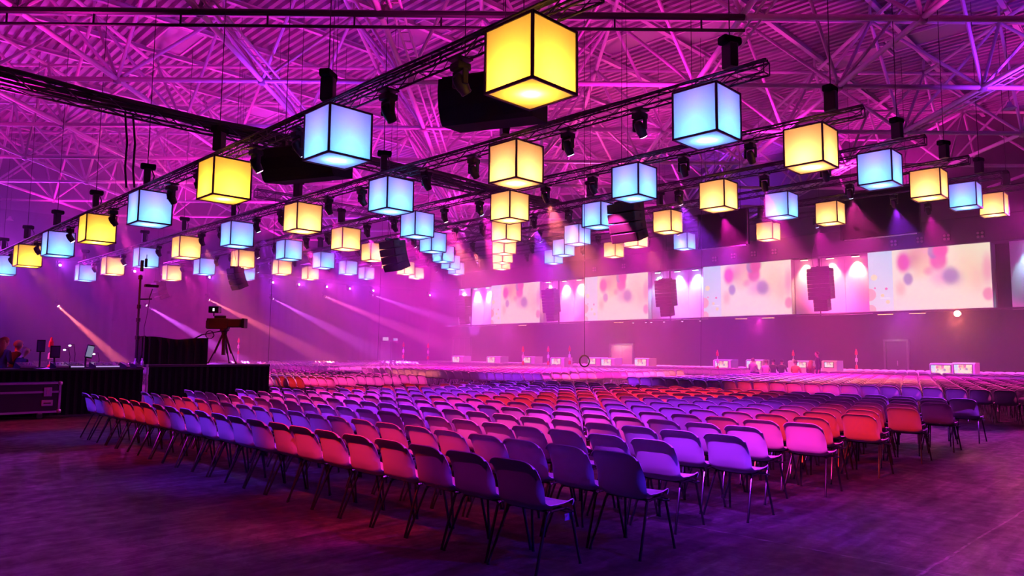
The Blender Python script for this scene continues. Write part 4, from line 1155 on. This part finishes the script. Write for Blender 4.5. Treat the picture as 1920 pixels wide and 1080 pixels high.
# black cloth screen on the platform
a, b = at_y(272, 631, 20.2), at_y(391, 637, 20.2)
bw = b.x - a.x; bt = a.z
sc_ = thing('cloth_screen', 'box-like black cloth screen standing on the camera platform', 'screen', ((a.x + b.x) / 2, 20.2, PT))
def clothtop(u): return 0.02 * math.sin(u * 9) - 0.03 * math.sin(u * math.pi) - 0.02 * u
mb = MB(); vs, fs = [], []; N = 24
for i in range(N + 1):
    u = i / N; x = -bw / 2 + bw * u; z = bt - PT + clothtop(u); yo = 0.012 * math.sin(i * 1.9)
    vs += [(x, yo, 0), (x, yo, z), (x, 0.5 + yo, z), (x, 0.5 + yo, 0)]
for i in range(N):
    for k in range(3): fs.append((4 * i + k, 4 * i + 4 + k, 4 * i + 5 + k, 4 * i + 1 + k))
fs.append((0, 1, 2, 3)); fs.append((4 * N, 4 * N + 3, 4 * N + 2, 4 * N + 1))
mb.add(vs, fs).build('cloth', M_CLOTH, sc_)
for s in (-1, 1): MB().tube((s * (bw / 2 - 0.02), 0.02, 0), (s * (bw / 2 - 0.02), 0.02, bt - PT - 0.05), 0.015, 6).build('pole', M_BLACK, sc_)

# television camera on tripod
ty = 21.0
f0 = at_y(418, 683, ty)
k_ = 1.0 / (FPX / ((f0.x + f0.y) * R2))   # metres per pixel there
tc_ = thing('television_camera', 'television camera with long box lens on a tripod, pointing right', 'camera', (f0.x, ty, PT))
Hm = lambda px: px * k_
zb = Hm(683 - 622)
MB().lathe([(0.03, zb - 0.16), (0.07, zb - 0.13), (0.09, zb - 0.02), (0.13, zb), (0.13, zb + 0.05), (0.02, zb + 0.06)], 12).build('tripod_head', M_BLACK, tc_)
dirx = XH  # the lens points to the right of the view
def P3(u, w, z): return Vector((XH.x * u + ZH.x * w, XH.y * u + ZH.y * w, z))
for u, w in ((-0.36, -0.2), (0.42, -0.1), (0.02, 0.42)):
    lg = MB().tube(P3(u * 0.12, w * 0.12, zb - 0.12), P3(u * 0.62, w * 0.62, 0.30), 0.030, 6).tube(P3(u * 0.55, w * 0.55, 0.40), P3(u, w, 0.0), 0.018, 6).build('tripod_leg', M_BLACK, tc_)
    MB().lathe([(0.01, 0.0), (0.035, 0.0), (0.03, 0.03), (0.01, 0.04)], 8, Matrix.Translation(P3(u, w, 0))).build('foot_pad', M_RUBBER, lg)
MB().tube(P3(0, 0, 0.25), P3(0, 0, zb - 0.1), 0.06, 8).build('counterweight_column', M_BLACK, tc_)
rotm = Matrix.Rotation(-math.pi / 4, 4, 'Z')
def bb(u0, u1, z0, z1, wd, bv=0.02): 
    m_ = MB().bevbox(((u0 + u1) / 2, 0, (z0 + z1) / 2), (u1 - u0, wd, z1 - z0), bv); m_.v = [tuple(rotm @ Vector(q)) for q in m_.v]; return m_
body = bb(Hm(-32), Hm(8), zb + 0.05, zb + 0.05 + Hm(20), 0.20).build('camera_body', M_BLACK, tc_)
bb(Hm(-20), Hm(2), zb + 0.05 + Hm(20), zb + 0.05 + Hm(25), 0.05).build('carry_handle', M_RUBBER, body)
bb(Hm(-33), Hm(-27), zb + 0.07, zb + 0.03 + Hm(17), 0.22).build('rear_plate', M_RUBBER, body)
lens_ = bb(Hm(8), Hm(39), zb + 0.05 + Hm(3), zb + 0.05 + Hm(19), 0.26, 0.03).build('box_lens', M_BLACK, tc_)
bb(Hm(34), Hm(39.5), zb + 0.05 + Hm(2), zb + 0.05 + Hm(20), 0.28, 0.01).build('lens_hood', M_RUBBER, lens_)
bb(Hm(-22), Hm(-20), zb + 0.05 + Hm(24), zb + 0.05 + Hm(30), 0.04, 0.004).build('viewfinder_arm', M_BLACK, tc_)
vf = bb(Hm(-29), Hm(-10), zb + 0.05 + Hm(30), zb + 0.05 + Hm(42), 0.22, 0.015).build('viewfinder', M_BLACK, tc_)
mb = bb(Hm(-21), Hm(-17.5), zb + 0.05 + Hm(33), zb + 0.05 + Hm(38.5), 0.224, 0.003); mb.build('viewfinder_glow', emis('vf_glow', (0.9, 0.85, 1.0), 1.2), vf)
MB().tube(P3(-0.06, 0, zb), P3(Hm(-42), 0.0, zb - Hm(8)), 0.014, 6).tube(P3(Hm(-42), 0, zb - Hm(8)), P3(Hm(-57), 0, zb - Hm(16)), 0.022, 8).build('pan_bar', M_BLACK, tc_)
mb = MB(); mb.sweep([P3(Hm(-28) + 0.12 * math.cos(q * 0.6), 0.02 * q / 6, zb - 0.12 + 0.12 * math.sin(q * 0.6)) for q in range(22)], 0.010, 6); mb.build('cable_loops', M_CABLE, tc_)

# tall mast with clamps
mp = at_y(254, 690, FY + 0.85); mt = at_y(267, 488, FY + 0.85)
ms = thing('antenna_mast', 'tall black mast with clamps and a small antenna on the mixing desk', 'mast', (mp.x, mp.y, DT))
mh = mt.z - DT
dx = mt.x - mp.x
def mz(py): return at_y(262, py, FY + 0.85).z - DT
MB().lathe([(0.02, 0), (0.14, 0), (0.14, 0.025), (0.03, 0.04)], 14).build('base_plate', M_BLACK, ms)
MB().tube((0, 0, 0.02), (0, 0, mz(600)), 0.036, 8).tube((0, 0, mz(605)), (0, 0, mz(515)), 0.028, 8).build('mast_tube', M_BLACK, ms)
for py, r in ((600, 0.055), (575, 0.05), (633, 0.055), (520, 0.055)): MB().lathe([(0.02, -0.06), (r, -0.05), (r, 0.05), (0.02, 0.06)], 10, Matrix.Translation((0, 0, mz(py)))).build('clamp', M_BLACK, ms)
for py, w in ((561, 0.30), (632, 0.2)): MB().tube((0, 0, mz(py)), (w, -0.05, mz(py) + 0.02), 0.018, 6).build('side_arm', M_BLACK, ms)
MB().tube((0.22, -0.05, mz(561)), (0.30, -0.05, mz(540)), 0.012, 6).build('swivel_arm', M_BLACK, ms)
MB().bevbox((0.27, -0.05, mz(535)), (0.34, 0.12, 0.07), 0.01).build('receiver', M_BLACK, ms)
MB().bevbox((0.02, 0, mz(498)), (0.07, 0.07, 0.30), 0.01).build('antenna_box', M_BLACK, ms)
MB().bevbox((0.12, 0, mz(492)), (0.06, 0.05, 0.24), 0.01).tube((0.12, 0, mz(488)), (0.13, 0, mz(476)), 0.008, 5).build('antenna', M_BLACK, ms)
MB().sweep([(0.24, -0.05, mz(561)), (0.20, -0.04, mz(590)), (0.14, -0.05, mz(615)), (0.17, -0.05, mz(650)), (0.08, 0, mz(680))], 0.008, 5).build('mast_cable', M_CABLE, ms)

# things on the mixing desk
GLOW = emis('panel_glow', (0.65, 0.40, 1.0), 0.7)
def monitor(px0, px1, py0, py1, y, label, tilt=0.0, glow=None):
    a, b = at_y(px0, py0, y), at_y(px1, py1, y)
    w, hh = abs(b.x - a.x), a.z - b.z
    t = thing('desk_monitor', label, 'monitor', ((a.x + b.x) / 2, y, DT))
    zb_ = b.z - DT
    m_ = MB().bevbox((0, 0, zb_ + hh / 2), (w, 0.05, hh), 0.008).build('case', M_BLACK, t); m_.rotation_euler = (0, tilt, 0)
    g = MB().box((0, -0.028, zb_ + hh / 2), (w * 0.85, 0.008, hh * 0.82)).build('glass', glow or mat('monitor_glass', (0.10, 0.08, 0.16), 0.15, 0, noise=0.05), m_)
    MB().tube((0, 0.03, 0.0), (0, 0.03, zb_ + hh * 0.4), 0.02, 6).build('stand', M_BLACK, t)
    MB().bevbox((0, 0.03, 0.01), (0.22, 0.16, 0.02), 0.004).build('foot', M_BLACK, t)
monitor(70, 84, 637, 660, FY + 0.85, 'upright desk monitor with a small bright window, behind the bald man')
monitor(95, 112, 648, 671, FY + 0.88, 'dark desk monitor seen at an angle in the middle of the mixing desk')
monitor(156, 168, 646, 671, FY + 0.85, 'tilted tall tablet screen on the mixing desk', 0.18, emis('tablet_glow', (0.35, 0.40, 0.55), 0.5))
for i, (x0, x1, py) in enumerate([(126, 152, 683), (170, 218, 680), (95, 124, 676), (222, 236, 692), (248, 258, 692), (30, 62, 690)]):
    a, b = at_y(x0, py, FY + 0.35 + 0.1 * i % 0.4), at_y(x1, py, FY + 0.35)
    w = b.x - a.x
    t = thing('mixing_console', f"{['sloping console with a pale lit edge', 'wide console strewn with cables', 'console below the angled monitor', 'small rack box near the mast', 'small rack box right of the mast', 'low console before the seated people'][i]} on the mixing desk", 'console', ((a.x + b.x) / 2, FY + 0.32, DT))
    prof = [(-0.28, 0), (0.28, 0), (0.28, 0.14), (-0.28, 0.06)]
    MB().prism(prof, -w / 2, w / 2, 'x').build('chassis', M_PLY, t)
    MB().box((0, -0.285, 0.04), (w * 0.95, 0.012, 0.03)).build('lit_edge', GLOW if i in (0, 1) else mat('steel_edge', (0.5, 0.45, 0.55), 0.3, 0.7, noise=0.1), t)
    tag(MB().build('x', M_BLACK) if False else t)
    fd_ = MB()
    for q in range(max(3, int(w / 0.06))): fd_.box((-w / 2 + 0.04 + q * 0.06, -0.05 + 0.05 * math.sin(q * 2.1), 0.11), (0.018, 0.03, 0.03))
    tag(fd_.build('faders', M_ALU, t), kind='stuff')
for i, (px, py) in enumerate([(131, 648), (121, 656), (176, 664)]):
    a = at_y(px, py, FY + 1.0)
    t = thing('gooseneck_lamp', f"tiny bright gooseneck desk lamp, {ORD[i]} of three on the mixing desk", 'lamp', (a.x, a.y, DT), 0, 'gooseneck lamps on the desk')
    hh = a.z - DT
    MB().lathe([(0.01, 0), (0.04, 0), (0.03, 0.02)], 10).build('base', M_BLACK, t)
    MB().sweep([(0.12, 0, 0.01), (0.13, 0, hh * 0.6), (0.09, 0, hh + 0.04), (0.02, 0, hh + 0.03)], 0.007, 6).build('neck', M_BLACK, t)
    MB().tube((0.0, 0, 0.005), (0.12, 0, 0.012), 0.010, 6).build('clip', M_BLACK, t)
    MB().lathe([(0.005, 0.02), (0.03, 0.01), (0.032, -0.012), (0.005, -0.016)], 10, Matrix.Translation((0, 0, hh))).build('bulb', emis('desk_bulb', (1.0, 0.85, 0.95), 6), t)
for i, px in enumerate((253, 266)):
    a = at_y(px, 690, FY + 0.3)
    t = thing('water_bottle', f"small clear water bottle on the desk {('left', 'right')[i]} of the mast", 'bottle', (a.x, FY + 0.3, DT), 0, 'water bottles by the mast')
    MB().lathe([(0.03, 0), (0.036, 0.01), (0.036, 0.15), (0.015, 0.19), (0.015, 0.21)], 12).build('bottle', mat('bottle_plastic', (0.55, 0.55, 0.7), 0.1, 0, noise=0.05), t, True)
    MB().lathe([(0.017, 0.205), (0.017, 0.235), (0.005, 0.237)], 10).build('cap', M_WHITE, t)

# booth people, seated on stools on the low riser
for lbl, (px, py), y, topm, hr, hs, lean, rz in [
    ('person with long reddish hair seated at the far left of the mixing desk', (8, 640), FY + 2.0, cl('plum', (0.10, 0.05, 0.08)), hairm('red', (0.35, 0.10, 0.05)), 'long', 0.12, 0.5),
    ('grey-haired person in dark clothes seated behind the bald man', (34, 646), FY + 2.9, DARK, hairm('grey', (0.45, 0.42, 0.42)), 'short', 0.15, 0.4),
    ('bald person in a black top seated leaning over the mixing desk', (47, 656), FY + 1.75, DARK, hairm('grey', (0.45, 0.42, 0.42)), None, 0.30, 0.3)]:
    a = at_y(px, py, y)
    hz0 = a.z - 0.30 - 1.22
    stool((a.x - lean * 0.7 * math.cos(rz), a.y - lean * 0.7 * math.sin(rz), 0.30), max(0.30, 0.42 + hz0), f"round work stool under the {lbl.split(' seated')[0]}")
    person('person', lbl, (a.x - lean * 0.7 * math.cos(rz), a.y - lean * 0.7 * math.sin(rz), 0.30 + hz0), rz, 'sit', topm, JEAN, hr, hs, lean)
# audience: people among the far chairs
for i, (px, py, topm, hr, hs, lbl) in enumerate([
    (1411, 673, cl('lilac', (0.35, 0.2, 0.4)), hairm('brown', (0.12, 0.05, 0.03)), 'short', 'seated person in lilac before the striped monitor'),
    (1436, 677, cl('pinkshirt', (0.75, 0.4, 0.6)), hairm('brown', (0.12, 0.05, 0.03)), 'short', 'seated person in a pale pink shirt, left of two dark figures'),
    (1449, 675, DARK, hairm('black', (0.02, 0.015, 0.02)), 'short', 'left of two seated people in dark clothes among the far chairs'),
    (1465, 675, DARK, hairm('black', (0.02, 0.015, 0.02)), 'short', 'right of two seated people in dark clothes among the far chairs'),
    (1491, 678, cl('orange', (0.8, 0.25, 0.08)), hairm('brown', (0.12, 0.05, 0.03)), 'short', 'seated person in an orange top before a stage monitor'),
    (1520, 678, cl('maroon', (0.22, 0.05, 0.06)), hairm('red', (0.35, 0.10, 0.05)), 'long', 'seated person with long dark red hair beside the standing person')]):
    a = at_z(px, py, 1.22)
    D = 37.6
    a = at_x(px, py, D)
    person('person', lbl, (D, a.y, max(-0.0, a.z - 1.27) if a.z > 1.27 else 0), 0.0, 'sit', topm, JEAN, hr, hs, 0.05, 1.0)
a = at_x(1535, 663, 36.0)
person('person', 'person in dark clothes standing among the far chairs, right of the seated group', (35.9, a.y, 0), 2.3, 'stand', DARK, DARK, hairm('brown', (0.12, 0.05, 0.03)), 'short', 0.06)

# unseen lamps added left of frame to brighten the haze by the drape
for px in (-90, -10):
    p = at_y(px, 488, 57.5)
    lamp('SPOT', (p.x, 57.2, 7.4), (p.x + 2.0, 46.0, 9.0), E_WASH * 1.6, (0.62, 0.04, 1.0), 0.05, 120, 0.6, name='drape_fill')
